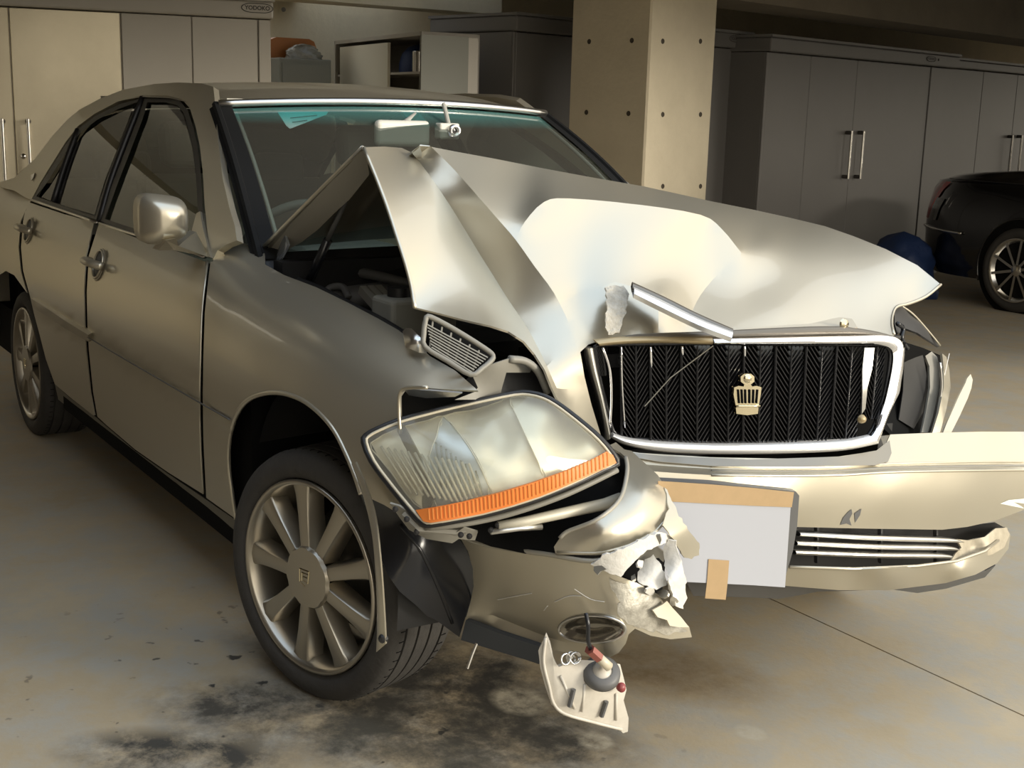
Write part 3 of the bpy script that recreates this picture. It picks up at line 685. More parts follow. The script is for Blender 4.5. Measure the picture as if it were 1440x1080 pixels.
sheet('door_moulding', [(44, 420), (60, 430), (90, 450), (124, 471), (125, 481), (90, 461), (60, 441), (46, 432)], None, PAINT, CAR, step=8, surf=low(.012), thick=.02)
# --- glasshouse
fr = MB()
rail = [(-30, 262), (0, 256), (20, 250), (50, 222), (73, 192), (95, 168), (112, 154), (140, 139), (173, 126), (217, 118), (250, 116), (283, 117), (300, 121)]
dlo_top = [(44, 281), (56, 258), (72, 232), (92, 200), (110, 177), (133, 160), (165, 143), (200, 134), (235, 134), (255, 139), (267, 152)]
dlo_front = [(267, 152), (275, 178), (281, 205), (285, 240), (288, 290), (292, 330), (297, 362)]
sheet('roof_rail', [(300, 122), (303, 150), (307, 200), (313, 250), (322, 290), (330, 317), (333, 338), (318, 344), (306, 352), (299, 366)]+dlo_front[::-1][1:]+dlo_top[::-1][1:]+[(36, 278), (20, 268), (0, 263)]+rail[1:-1], None, PAINT, CAR, step=9, surf=gh(.004), thick=.02, mirror=True)
dlo = dlo_top+dlo_front[1:]
# black window frames behind glass line
def ring(name, outer, m, off, width_px, parent=CAR, mirror=True):
    # frame band inside an outline
    ctr = np.mean(np.array(outer), 0); O = [np.array(p, float) for p in outer]; k = len(O); V = []; V2 = []
    for i in range(k):
        a, b = O[i-1], O[(i+1) % k]; t = b-a; t /= np.linalg.norm(t)+1e-9; nn = np.array([-t[1], t[0]])
        if np.dot(nn, ctr-O[i]) < 0: nn = -nn
        V.append(O[i]); V2.append(O[i]+nn*width_px)
    s = gh(off); s2 = gh(off-.02); vv = [s(*p) for p in V]+[s(*p) for p in V2]+[s2(*p) for p in V2]+[s2(*p) for p in V]
    Fc = []
    for i in range(k):
        j = (i+1) % k
        for r in range(4): Fc.append((r*k+i, r*k+j, ((r+1) % 4)*k+j, ((r+1) % 4)*k+i))
    o = mesh_obj(name, vv, Fc, m, parent, False)
    if mirror: mesh_obj(name, [(p[0], -p[1], p[2]) for p in vv], [f[::-1] for f in Fc], m, parent, False)
    return o
rear_open = [(46, 280), (58, 258), (74, 233), (93, 202), (111, 180), (134, 163), (166, 147), (199, 138), (190, 165), (172, 210), (155, 255), (137, 309), (90, 296)]
front_open = [(203, 138), (235, 137), (253, 142), (264, 155), (272, 180), (278, 207), (282, 240), (285, 290), (289, 330), (292, 358), (240, 344), (193, 330), (141, 311), (158, 258), (176, 212), (194, 165)]
ring('rear_window_frame', rear_open, BLACK, .004, 6); ring('front_window_frame', front_open, BLACK, .004, 7)
sheet('rear_side_window', [(55, 276), (66, 254), (80, 232), (98, 203), (114, 184), (136, 169), (164, 154), (188, 148), (180, 170), (164, 212), (148, 252), (133, 302), (92, 290)], None, GLASS_S, CAR, step=12, surf=gh(-.006), thick=0, mirror=True)
sheet('front_side_window', [(210, 145), (235, 143), (250, 150), (258, 163), (266, 190), (271, 212), (275, 245), (279, 290), (284, 330), (287, 352), (240, 338), (193, 324), (149, 308), (166, 256), (182, 214), (200, 168)], None, GLASS_F, CAR, step=12, surf=gh(-.006), thick=0, mirror=True)
polylines('window_divider', BLACK, [[(110, 182), (92, 230), (75, 284)]], .012, surf=gh(.002)); polylines('window_divider', BLACK, [[(201, 137), (176, 200), (155, 258), (140, 311)]], .012, surf=gh(.002))
sheet('mirror_mount', [(276, 300), (281, 297), (285, 320), (293, 352), (296, 362), (278, 357), (262, 349), (268, 330)], None, PAINT, CAR, step=6, surf=gh(.012), thick=.02)
# roof as a grid
def roof_z(x, y, edge=.585):
    zc = np.interp(x, [-3.3, -3.05, -2.85, -2.6, -2.3, -2.0, -1.7, -1.45, -1.25, -1.13], [1.10, 1.22, 1.315, 1.395, 1.445, 1.462, 1.460, 1.443, 1.418, 1.398])
    return zc-.028*(abs(y)/edge)**2-.032*(abs(y)/edge)**8
V = []; Fc = []; nx_, ny_ = 36, 24
for i in range(nx_+1):
    for j in range(ny_+1):
        t = j/ny_*2-1; y = .600*math.copysign(abs(t)**.9, t); s = i/nx_
        xf = -1.135-.115*abs(t)**2.2; xr = -2.72+.05*abs(t)**2
        x = xf+(xr-xf)*s; V.append((x, y, roof_z(x, y)))
for i in range(nx_):
    for j in range(ny_): a = i*(ny_+1)+j; Fc.append((a, a+ny_+1, a+ny_+2, a+1))
mesh_obj('roof', V, [f[::-1] for f in Fc], PAINT, CAR)
# windscreen: curved sheet in world space, u across, v down
def ws(u, v, off=0.):                     # u -1..1, v 0 top .. 1 bottom
    y = u*(.604+.112*v); x = -1.15-.105*abs(u)**2+(.60+.02*v)*v; z = 1.392-.022*abs(u)**2-.40*v+.03*math.sin(v*math.pi)
    return np.array([x+off*.5, y, z+off*.85])
def ws_grid(name, m, u0, u1, v0, v1, off, nu=24, nv=14, th=0.):
    V = [ws(u0+(u1-u0)*i/nu, v0+(v1-v0)*j/nv, off) for i in range(nu+1) for j in range(nv+1)]
    Fc = [(i*(nv+1)+j, i*(nv+1)+j+1, (i+1)*(nv+1)+j+1, (i+1)*(nv+1)+j) for i in range(nu) for j in range(nv)]
    return mesh_obj(name, V, Fc, m, CAR)
ws_grid('windscreen', GLASS_W, -.93, .93, .03, .98, 0)
for s in (-1, 1):
    mb = MB()
    L_ = [ws(s*1.0, v, .008) for v in np.linspace(0, 1, 16)]; Li = [ws(s*.93, v, .006) for v in np.linspace(0, 1, 16)]
    k = 16; Lo = [ws(s*1.0, v, .004)+np.array([-.012, s*.016, -.012]) for v in np.linspace(0, 1, 16)]; mb.add(L_+Li+Lo, [(i, i+1, k+i+1, k+i) for i in range(k-1)]+[(i, i+1, 2*k+i+1, 2*k+i) for i in range(k-1)])
    mb.tube([ws(s*1.0, v, .006) for v in np.linspace(0, 1, 16)], .012, 6)
    mb.build('windscreen_side_trim', MATT, CAR, 'auto')
MB().tube([ws(u, .012, .012) for u in np.linspace(-.99, .99, 30)], .012, 8).build('windscreen_header_trim', CHROME_R, CAR, True)
mb = MB(); k = 24
A_ = [ws(u, .97, .005) for u in np.linspace(-1, 1, k)]; B_ = [ws(u, 1.12, .0)-np.array([0, 0, .02]) for u in np.linspace(-1, 1, k)]
mb.add(A_+B_, [(i, i+1, k+i+1, k+i) for i in range(k-1)]); mb.build('cowl_panel', BLACK, CAR)
# bright inner pillar strip seen through the glass
for s in (-1, 1): MB().tube([ws(s*.91, v, -.01) for v in np.linspace(.05, .97, 16)], .006, 6).build('pillar_garnish', LEATHER, CAR, True)
# rear window and boot
V = []; Fc = []
for i in range(9):
    for j in range(13):
        v = i/8; u = j/6-1; V.append((-2.72-.62*v-.0*abs(u), u*(.57+.08*v), roof_z(-2.72, u*.57)-.37*v-.02*math.sin(v*math.pi)*-1))
Fc = [(i*13+j, i*13+j+1, (i+1)*13+j+1, (i+1)*13+j) for i in range(8) for j in range(12)]
mesh_obj('rear_window', V, Fc, GLASS_S, CAR)
V = []; Fc = []
for i in range(15):
    for j in range(13):
        s = i/14; u = j/6-1; x = -3.30-.62*min(1, s*1.4)-.02*max(0, s-.7); z = 1.03-.03*s if s < .7 else .99-(s-.7)*1.6
        V.append((x+.05*abs(u)**3*0, u*.74*(1-.05*s), z-.03*abs(u)**4))
Fc = [(i*13+j, i*13+j+1, (i+1)*13+j+1, (i+1)*13+j) for i in range(14) for j in range(12)]
mesh_obj('boot_lid', V, Fc, PAINT, CAR)
o = MB().abox(-4.02, -3.86, -.82, .82, .28, .62).build('rear_bumper', PAINT, CAR); bevel(o, .05, 4)

# --- door handles
def door_handle(px, py, sc):
    c = low(.0)(px, py); cx = low()(px+20*sc, py+9*sc); t = cx-c; t /= np.linalg.norm(t); n = np.cross(low()(px, py+14)-c, t); n /= np.linalg.norm(n); n = -n if n[1] > 0 else n; Z = np.cross(t, n); 
    b = MB().lathe(c+n*.002, n, t, [(0, -.01), (.035, -.01), (.048, .0), (.052, .004), (.055, 0)], 28).build('handle_recess', PAINT, CAR, True)
    MB().tube([c+n*.006+(t*math.cos(a_)+Z*math.sin(a_))*.046 for a_ in np.linspace(0, 2*math.pi, 30, endpoint=False)], .0045, 6, closed=True).build('recess_rim', PAINT, b, True)
    MB().lathe(c+n*.004, n, t, [(0, .001), (.040, .001), (.044, -.004)], 24).build('recess_dish', GREYP, b, True)
    P = [c-t*.07+n*.012, c-t*.05+n*.034, c+n*.042, c+t*.05+n*.036, c+t*.075+n*.012]
    return MB().tube(cmr(P, 5), .017, 10, flat=.8).build('door_handle', PAINT, CAR, True)
door_handle(140, 372, 1); door_handle(42, 324, .7)
# --- door mirror
def mirror():
    c = np.array(at(229, 308, 'Y', -1.0)); 
    V = []; Fc = []; n1, n2 = 28, 10
    # front shell of the mirror: rounded box bulging forwards (+X)
    for j in range(n2+1):
        f = math.sin(j/n2*math.pi/2)
        for i in range(n1):
            t = 2*math.pi*i/n1; e_ = .55; cy = math.copysign(abs(math.cos(t))**e_, math.cos(t)); sz = math.copysign(abs(math.sin(t))**e_, math.sin(t))
            k = f**.55 if j else 0.0
            V.append((c[0]+.075*math.cos(f*math.pi/2)**.7, c[1]+.060*cy*k, c[2]+.060*sz*k*(1-.12*cy)))
    for j in range(n2):
        for i in range(n1): Fc.append((j*n1+i, j*n1+(i+1) % n1, (j+1)*n1+(i+1) % n1, (j+1)*n1+i))
    n = len(V); V += [(c[0]-.05, v[1]*.98+c[1]*.02, v[2]*.98+c[2]*.02) for v in V[-n1:]]
    Fc += [(n-n1+i, n-n1+(i+1) % n1, n+(i+1) % n1, n+i) for i in range(n1)]; Fc.append(tuple(range(n, n+n1)))
    m = mesh_obj('door_mirror', V, Fc, PAINT, CAR)
    bm = bmesh.new(); bm.from_mesh(m.data); bmesh.ops.remove_doubles(bm, verts=bm.verts, dist=.0005); bmesh.ops.recalc_face_normals(bm, faces=bm.faces); bm.to_mesh(m.data); bm.free()
    a = [at(245, 344, 'Y', -.965), at(262, 330, 'Y', -.90), at(278, 322, 'Y', -.83)]
    P = [(223, 352, -1.0), (233, 338, -1.02), (248, 335, -.99), (251, 346, -.97), (268, 331, -.88), (276, 326, -.83), (290, 352, -.80), (294, 362, -.79), (270, 356, -.85), (245, 352, -.93)]
    Q = [at(p[0], p[1], 'Y', p[2]) for p in P]
    V = Q+[q-np.array([.05, 0, 0]) for q in Q]; k = len(Q)
    mesh_obj('mirror_arm', V, [tuple(range(k)), tuple(range(2*k-1, k-1, -1))]+[(i, i+k, (i+1) % k+k, (i+1) % k) for i in range(k)], PAINT, m, False)
mirror()
# pillar badge
MB().prism([gh(.006)(x, y) for x, y in ((45, 246), (50, 243), (48, 250), (45, 254))], (0, -1, 0), .004).build('pillar_badge', CHROME, CAR)

# --- interior
MIRB = mat('pale_mirror_back', (.55, .53, .46), .5)
def interior():
    o = MB().abox(-1.12, -.62, -.66, .66, .62, .93).build('dashboard', INTER, CAR); bevel(o, .05, 4)
    o = MB().abox(-.98, -.80, -.52, -.20, .92, .985).build('instrument_hood', INTER, o); bevel(o, .03, 3)
    for y in (-.36, .36):
        b = MB().box((-1.95, y-.24, .42), (.50, 0, 0), (0, .48, 0), (0, 0, .16)).build('front_seat', LEATHER, CAR); bevel(b, .05, 4)
        q = MB().box((-1.98, y-.23, .52), (.13, 0, 0), (0, .46, 0), (-.22, 0, .60)).build('backrest', LEATHER, b); bevel(q, .055, 4)
        q = MB().box((-2.20, y-.13, 1.14), (.10, 0, 0), (0, .26, 0), (-.03, 0, .17)).build('headrest', LEATHER, b); bevel(q, .045, 4)
    b = MB().abox(-2.95, -2.45, -.62, .62, .42, .60).build('rear_seat', LEATHER, CAR); bevel(b, .05, 4)
    q = MB().box((-2.95, -.62, .55), (.14, 0, 0), (0, 1.24, 0), (-.2, 0, .5)).build('backrest', LEATHER, b); bevel(q, .05, 4)
    for y in (-.36, .36): q = MB().box((-3.12, y-.12, 1.02), (.1, 0, 0), (0, .24, 0), (-.02, 0, .15)).build('headrest', LEATHER, b); bevel(q, .04, 4)
    MB().abox(-3.35, -3.1, -.62, .62, .9, .98).build('parcel_shelf', INTER, CAR)
    c = np.array([-1.22, -.36, .93]); ax = np.array([-.85, 0, .53]); ax /= np.linalg.norm(ax); x = np.array([0, 1., 0]); y = np.cross(ax, x)
    ring_ = [c+.18*(x*math.cos(t)+y*math.sin(t)) for t in np.linspace(0, 2*math.pi, 40, endpoint=False)]
    s = MB().tube(ring_, .014, 10, closed=True).build('steering_wheel', INTER, CAR, True)
    MB().lathe(c-ax*.03, ax, x, [(0, .035), (.06, .03), (.075, 0), (.06, -.03), (0, -.03)], 24).build('airbag_boss', INTER, s, True)
    for t in (.2, math.pi-.2, -math.pi/2): MB().tube([c, c+.175*(x*math.cos(t)+y*math.sin(t))], .012, 8).build('spoke', INTER, s)
    MB().tube([c, c-ax*.35], .03, 10).build('column', INTER, s)
    # roof lining, belts
    MB().abox(-2.7, -1.3, -.55, .55, 1.385, 1.395).build('headlining', LEATHER, CAR)
    # inside mirror
    p = at(566, 186, 'X', -1.05); 
    o = MB().box(p+np.array([0, -.105, -.045]), (-.02, .20, 0), (.035, -.0, 0), (0, 0, .082)).build('rear_view_mirror', MIRB, CAR); bevel(o, .016, 4)
    MB().tube([p+np.array([-.0, 0.01, .03]), ws(0.02, .07, -.01)], .010, 8).build('mirror_stalk', LEATHER, o, True)
    MB().prism([ws(u, v, -.012) for u, v in ((-.05, .02), (.05, .02), (.05, .14), (-.05, .14))], (-.5, 0, -.8), .01).build('mirror_base', mat('teal_tint_plastic', (.12, .28, .27), .4), o)
interior()
# small camera on the windscreen
p = at(633, 184, 'X', -1.02)
dc = empty('dash_camera', p, 'small silver camera stuck behind the windscreen', 'camera')
o = MB().abox(p[0]-.03, p[0]+.01, p[1]-.042, p[1]+.03, p[2]-.026, p[2]+.024).build('camera_body', MIRB, dc); bevel(o, .006)
MB().lathe(p+np.array([.01, .005, 0]), (1, 0, 0), (0, 1, 0), [(0, .008), (.010, .008), (.012, .018), (.019, .018), (.021, 0)], 24).build('lens_ring', CHROME_R, dc, True)
MB().lathe(p+np.array([.012, .005, 0]), (1, 0, 0), (0, 1, 0), [(0, .008), (.011, .006)], 16).build('lens', BLACKG, dc, True)
MB().tube([p+np.array([-.01, 0, .02]), p+np.array([-.045, 0, .085])], .007, 8).build('bracket', LEATHER, dc)
# permit hanging from the top edge of the windscreen
def through(px, py, off=-.014):
    q = ray(px, py); best = None
    for t in np.arange(3.2, 4.6, .004):
        P = C+q*t; v = (1.392-P[2])/.40
        for _ in range(3): u = P[1]/(.604+.112*v); v = (1.392-.022*u*u+.03*math.sin(max(0, min(1, v))*math.pi)-P[2])/.40
        X = -1.15-.105*u*u+(.60+.02*v)*v+off
        if P[0] < X: return P
    return P
pm = [through(*p) for p in ((390, 157), (462, 157), (459, 161), (408, 181), (403, 177))]
root = empty('paper_permit', pm[0], 'small pale teal paper slip hanging at the top of the windscreen', 'paper')
MB().prism(pm, (-.5, 0, -.85), .001).build('slip', mat('pale_teal_paper', (.80, .96, .94), .7), root)
for k in range(2):
    a, b = (through(408+k*3, 166+k*6, -.010), through(446-k*14, 162+k*7, -.010)); MB().tube([a+(b-a)*t for t in np.linspace(0, 1, 6)], .0012, 4).build('printed_line', INK, root)

# ---------------------------------------------------------------- bonnet: buckled up, front half
hood_top = [(512, 207), (540, 206), (565, 208), (578, 214), (590, 205), (604, 206), (640, 213), (700, 224), (760, 236), (830, 249), (905, 262), (960, 274), (1000, 283), (1060, 295), (1110, 306), (1160, 318), (1200, 332), (1245, 350), (1290, 373), (1323, 400)]
hood_out = hood_top+[(1302, 417), (1278, 427), (1262, 431), (1256, 440), (1254, 455), (1257, 472), (1225, 468), (1200, 466), (1192, 458), (1165, 458), (1150, 465), (1100, 466), (1030, 470), (960, 474), (890, 476), (848, 478), (828, 484), (816, 495), (822, 530), (832, 570), (845, 612), (822, 596), (800, 580), (784, 562), (776, 545), (766, 520), (752, 498), (737, 480), (715, 466), (690, 458), (650, 449), (620, 441), (583, 432), (579, 405), (570, 370), (558, 332), (545, 292), (530, 252), (518, 225)]
cA = [(577, 212), (603, 245), (629, 283), (652, 320), (675, 358), (694, 388), (712, 417), (742, 462), (762, 500), (783, 546)]
cB = [(606, 206), (640, 240), (671, 275), (700, 308), (725, 337), (752, 375), (779, 412), (800, 455), (812, 492)]
cC = [(725, 337), (738, 312), (765, 284), (800, 279), (900, 288), (985, 302), (1015, 322), (1042, 355)]
cD = [(1042, 355), (1010, 385), (985, 415), (970, 445)]
cF = [(786, 430), (815, 412), (850, 402), (886, 402), (1028, 468)]
hood_ctl = [(512, 207, 'Y', -.70), (540, 206, 'Y', -.61), (578, 214, 'Y', -.475), (590, 205, 'X', -.13), (604, 206, 'X', -.13), (640, 213, 'X', -.12), (700, 224, 'X', -.12), (760, 236, 'X', -.12), (830, 249, 'X', -.12), (905, 262, 'X', -.15), (1000, 283, 'X', -.18), (1060, 295, 'X', -.17), (1110, 306, 'X', -.13), (1160, 318, 'Y', .735), (1200, 332, 'Y', .75), (1245, 350, 'Y', .76), (1290, 373, 'Y', .765), (1323, 400, 'Y', .77),
            (530, 252, 'Y', -.715), (545, 292, 'Y', -.725), (570, 370, 'Y', -.74), (583, 432, 'Y', -.75), (620, 441, 'X', .33), (650, 449, 'X', .365), (700, 460, 'X', .41), (737, 480, 'X', .45), (766, 520, 'X', .49), (784, 562, 'X', .51), (800, 580, 'X', .50), (845, 612, 'X', .47), (822, 530, 'X', .455), (816, 495, 'X', .44),
            *[(x, y, 'X', v) for (x, y), v in zip(cA[1:], (-.07, .0, .06, .125, .18, .235, .335, .41, .475))],
            *[(x, y, 'X', v) for (x, y), v in zip(cB[1:7], (-.03, .08, .155, .21, .275, .335))], (800, 455, 'X', .385), (812, 492, 'X', .44), (715, 268, 'X', .02),
            (742, 288, 'X', .10), (765, 284, 'X', .155), (800, 279, 'X', .14), (850, 283, 'X', .13), (900, 288, 'X', .125), (985, 302, 'X', .12), (1015, 322, 'X', .14), (1042, 355, 'X', .19), (740, 312, 'X', .19), (790, 262, 'X', .03), (900, 273, 'X', -.01), (1000, 293, 'X', -.05), (1060, 320, 'X', .00),
            (775, 330, 'X', .20), (795, 380, 'X', .27), (850, 330, 'X', .20), (850, 375, 'X', .28), (930, 330, 'X', .195), (930, 390, 'X', .295), (975, 345, 'X', .18), (985, 415, 'X', .30), (1010, 385, 'X', .235), (970, 445, 'X', .375),
            (850, 402, 'X', .335), (815, 412, 'X', .315), (886, 402, 'X', .35), (940, 440, 'X', .42), (1028, 470, 'X', .47), (890, 476, 'X', .43), (848, 478, 'X', .42), (960, 474, 'X', .45),
            (1060, 400, 'X', .28), (1080, 340, 'X', .11), (1100, 440, 'X', .41), (1100, 466, 'X', .47), (1180, 370, 'X', .22), (1180, 430, 'X', .385), (1160, 458, 'X', .45), (1230, 400, 'X', .335), (1245, 435, 'X', .42), (1256, 472, 'X', .53), (1290, 405, 'X', .36), (1262, 431, 'X', .42)]
hood, hoodF, hoodM = sheet('bonnet', hood_out, hood_ctl, PAINT, CAR, step=9, creases=[cA, cB, cC, cD, cF], thick=.004, keep=True)
# rear half: from the fold back down to the cowl
V = []; n = 26; T = [hoodF(*p)-np.array([.006, 0, .004]) for p in cmr(hood_top, 3)]
k = len(T); rows = 10
for i, p in enumerate(T):
    s = i/(k-1); q = np.array([-.66-.09*math.sin(s*math.pi), -.685+1.37*s, 1.0+.012*math.sin(s*math.pi)])
    if i > k*.8: q[0] = -.66
    for j in range(rows+1):
        t = j/rows; V.append(p+(q-p)*t+np.array([0, 0, .012*math.sin(t*math.pi)]))
Fc = [(i*(rows+1)+j, (i+1)*(rows+1)+j, (i+1)*(rows+1)+j+1, i*(rows+1)+j+1) for i in range(k-1) for j in range(rows)]
mesh_obj('bonnet_rear_half', V, Fc, PAINT, CAR)
inn = [(372, 345), (440, 277), (509, 208), (517, 228), (519, 246), (492, 280), (470, 300), (448, 322), (425, 340), (403, 352), (392, 368), (376, 374)]
sheet('bonnet_inner_frame', inn, [(372, 345, 'Y', -.69), (440, 277, 'Y', -.695), (509, 208, 'Y', -.70), (519, 246, 'Y', -.64), (470, 300, 'Y', -.64), (425, 340, 'Y', -.63), (376, 374, 'Y', -.66), (450, 290, 'Y', -.672)], PAINT_IN, CAR, step=7, thick=.006)
MB().tube([at(x, y, 'Y', -.692) for x, y in cmr([(372, 346), (440, 278), (510, 208)], 6)], .006, 8).build('bonnet_edge', PAINT, CAR, True)
MB().tube([hoodF(*p) for p in cmr([(512, 208), (530, 252), (545, 292), (558, 332), (570, 370), (579, 405), (583, 432)], 3)], .0045, 6).build('bonnet_edge', PAINT, CAR, True)
MB().tube([hoodF(*p) for p in cmr([(1323, 400), (1302, 417), (1278, 427), (1262, 431), (1256, 440), (1254, 455), (1257, 470)], 3)], .004, 6).build('bonnet_edge', PAINT, CAR, True)

# ---------------------------------------------------------------- engine bay
def bay():
    MB().abox(-.60, .25, -.50, .60, .28, .50).build('engine_cover', DARK, CAR)
    b = MB().abox(-.58, -.52, -.70, .70, .45, .98).build('bulkhead', BLACK, CAR)
    MB().tube([(-.50, -.62, .87), (-.50, -.2, .90), (-.50, .5, .90)], .035, 12).build('cowl_duct', GREYP, CAR, True)
    # stay: gas strut
    a = at(486, 282, 'Y', -.60); b_ = at(432, 402, 'Y', -.64); m_ = a+(b_-a)*.45
    s = MB().tube([a, m_], .007, 10).build('bonnet_stay', GREYP, CAR, True); MB().tube([m_, b_], .012, 10).build('stay_cylinder', BLACKG, s, True)
    # crumpled clear tag at the hinge
    P = [at(400, 330, 'Y', -.67), at(405, 345, 'Y', -.665), at(396, 362, 'Y', -.68), at(384, 382, 'Y', -.69), at(378, 376, 'Y', -.68), at(390, 350, 'Y', -.66)]
    MB().prism(P, (0, 1, 0), .006).build('bonnet_hinge', mat('blue_grey_foil', (.35, .38, .42), .25, .6), CAR)
    MB().tube([at(x, y, 'Y', -.655) for x, y in cmr([(378, 376), (402, 389), (446, 406), (490, 429), (530, 449), (560, 467), (588, 487)], 3)], .012, 8).build('wing_inner_flange', BLACK, CAR, True)
    c = at(475, 392, 'Y', -.50)
    MB().lathe(c-np.array([0, 0, .05]), (0, 0, 1), (1, 0, 0), [(.09, 0), (.09, .03), (.06, .045), (.05, .06), (0, .06)], 28).build('strut_tower', GREYP, CAR, 'auto')
    MB().tube(cmr([at(455, 415, 'Y', -.60), at(466, 404, 'Y', -.58), at(482, 404, 'Y', -.56), at(490, 418, 'Y', -.56)], 5), .010, 8).build('hose', GREYP, CAR, True)
    a = at(503, 412, 'Y', -.56); b_ = at(530, 443, 'Y', -.58)
    for d in (0, .022, .044): MB().box(a+np.array([0, d, 0]), b_-a, (0, .018, 0), (.012, 0, .02)).build('bracket_leg', TAUPE, CAR)
    a = at(545, 432, 'Y', -.60); o = MB().abox(a[0]-.05, a[0]+.06, a[1]-.02, a[1]+.16, a[2]-.10, a[2]+.025).build('fluid_reservoir', mat('milky_plastic', (.26, .255, .22), .5), CAR); bevel(o, .012, 3)
    MB().lathe(np.array([a[0], a[1]+.03, a[2]+.025]), (0, 0, 1), (1, 0, 0), [(.028, 0), (.028, .022), (0, .022)], 20).build('filler_cap', BLACK, o, 'auto')
    for y, z, h in ((-.25, .70, .10), (.02, .72, .08), (.25, .70, .10)):
        o = MB().abox(-.35, .05, y-.10, y+.10, .5, z+h).build('engine_block', BLACK, CAR); bevel(o, .02, 2)
    for (x, y, Y, r_) in ((430, 388, -.56, .016), (455, 372, -.45, .02), (505, 395, -.48, .014), (420, 360, -.50, .012)):
        p = at(x, y, 'Y', Y); MB().tube(cmr([p+np.array([-.10, -.04, .0]), p+np.array([-.02, 0, .02]), p+np.array([.06, .06, .01]), p+np.array([.14, .16, -.02])], 5), r_, 8).build('hose', GREYP, CAR, True)
    o = MB().abox(-.45, -.15, -.50, -.20, .62, .86).build('air_box', mat('dark_blue_grey_box', (.05, .055, .065), .5), CAR); bevel(o, .02, 3)
    # radiator behind the grille
    P0 = at(835, 487, 'X', .33); P1 = at(1240, 487, 'X', .48)
    o = MB().box((.30, -.50, .33), (.12, .98, 0), (.05, 0, 0), (0, 0, .55)).build('radiator', DARK, CAR)
    for z in (.40, .62, .84): MB().box((.36, -.50, z), (.12, .98, 0), (.03, 0, 0), (0, 0, .03)).build('radiator_rail', BLACK, CAR)
bay()
# loose louvred frame and bracket
Fd = Field([(590, 440), (700, 440), (700, 530), (590, 530)], [(600, 447, 'X', .38), (597, 490, 'X', .40), (693, 500, 'X', .46), (665, 525, 'X', .47), (640, 480, 'X', .42)], 10)
fr_ = [(599, 449), (606, 446), (640, 464), (680, 489), (693, 500), (690, 508), (678, 518), (662, 527), (630, 508), (598, 488), (596, 470)]
o = MB().tube([Fd(*p) for p in cmr(fr_, 3, True)], .0055, 8, closed=True).build('louvre_frame', TAUPE, CAR, True)
for k_ in range(8):
    a = (600+k_*1.0, 456+k_*4.6); b = (686-k_*3.2, 503+k_*2.6+(k_*.3)); MB().tube([Fd(*a), Fd(*b)], .0032, 6, flat=.5).build('louvre', TAUPE, o)
for k_ in range(6):
    a = (610+k_*13, 452+k_*8.3); b = (606+k_*12, 488+k_*7); MB().tube([Fd(*a)-np.array([.004, 0, 0]), Fd(*b)-np.array([.004, 0, 0])], .0022, 5).build('louvre_rib', TAUPE, o)
sheet('louvre_back', fr_, [(600, 447, 'X', .36), (597, 490, 'X', .38), (693, 500, 'X', .44), (665, 525, 'X', .45)], DARK, CAR, step=12)
sheet('chrome_clip', [(566, 466), (571, 461), (579, 462), (590, 473), (601, 489), (600, 497), (590, 496), (570, 488)], [(566, 466, 'Y', -.75), (579, 462, 'Y', -.74), (601, 489, 'Y', -.735), (570, 488, 'Y', -.765), (582, 478, 'Y', -.765)], CHROME_R, CAR, step=5, thick=.004)
sheet('lamp_support', [(560, 548), (564, 543), (620, 547), (672, 549), (655, 535), (668, 522), (700, 512), (725, 503), (742, 506), (752, 520), (764, 546), (790, 566), (845, 612), (865, 640), (865, 700), (700, 740), (600, 700), (560, 600)], [(560, 548, 'Y', -.80), (672, 549, 'X', .40), (700, 512, 'X', .40), (742, 506, 'X', .40), (764, 546, 'X', .42), (845, 612, 'X', .44), (865, 700, 'X', .40), (700, 740, 'X', .36), (600, 700, 'X', .33), (560, 600, 'Y', -.78)], BLACK, CAR, step=16)
sheet('radiator_bracket', [(664, 527), (690, 513), (720, 503), (742, 505), (750, 516), (745, 524), (712, 524), (706, 545), (703, 560), (668, 562), (640, 562), (668, 551), (672, 545)], [(664, 527, 'X', .45), (742, 505, 'X', .43), (706, 545, 'X', .45), (640, 562, 'X', .47), (700, 515, 'X', .47)], TAUPE, CAR, step=7)
MB().tube(cmr([at(716, 505, 'X', .46), at(738, 508, 'X', .46), at(756, 522, 'X', .46), at(770, 552, 'X', .46)], 4), .008, 8).build('bracket_tube', TAUPE, CAR, True)
sheet('lamp_aperture_trim', [(566, 546), (600, 549), (650, 553), (640, 558), (600, 560), (575, 556)], [(566, 546, 'Y', -.845), (650, 553, 'Y', -.76), (600, 560, 'Y', -.79)], CHROME_R, CAR, step=6)
MB().tube([at(x, y, 'Y', -.85) for x, y in cmr([(563, 610), (561, 580), (562, 556), (570, 546), (600, 545)], 4)], .004, 6).build('wing_edge', PAINT, CAR, True)

# ---------------------------------------------------------------- grille
GC = [(835, 487, 'X', .435), (1262, 478, 'X', .60), (880, 625, 'X', .46), (1235, 620, 'X', .64), (1046, 550, 'X', .56)]
GF = Field([(810, 460), (1280, 460), (1280, 650), (810, 650)], GC, 20)
def gpt(x, y, off=0.):
    p = GF(x, y); v = C-p; return p+np.array([.95, -.28, 0])*off
gin = [(842, 486), (900, 484), (1000, 483), (1100, 484), (1200, 485), (1236, 485), (1250, 490), (1253, 505), (1247, 545), (1236, 585), (1224, 610), (1205, 617), (1100, 622), (1000, 623), (900, 618), (868, 612), (858, 590), (846, 540), (838, 500)]
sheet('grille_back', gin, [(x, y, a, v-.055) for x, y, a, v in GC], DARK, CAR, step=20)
gr = MB().tube([gpt(x, y, -.004) for x, y in cmr(gin, 3, True)], .005, 6, closed=True).build('grille', FIN, CAR, True)
divs = [872, 913.5, 957, 1001, 1045, 1090, 1133, 1176, 1217.5, 1248]
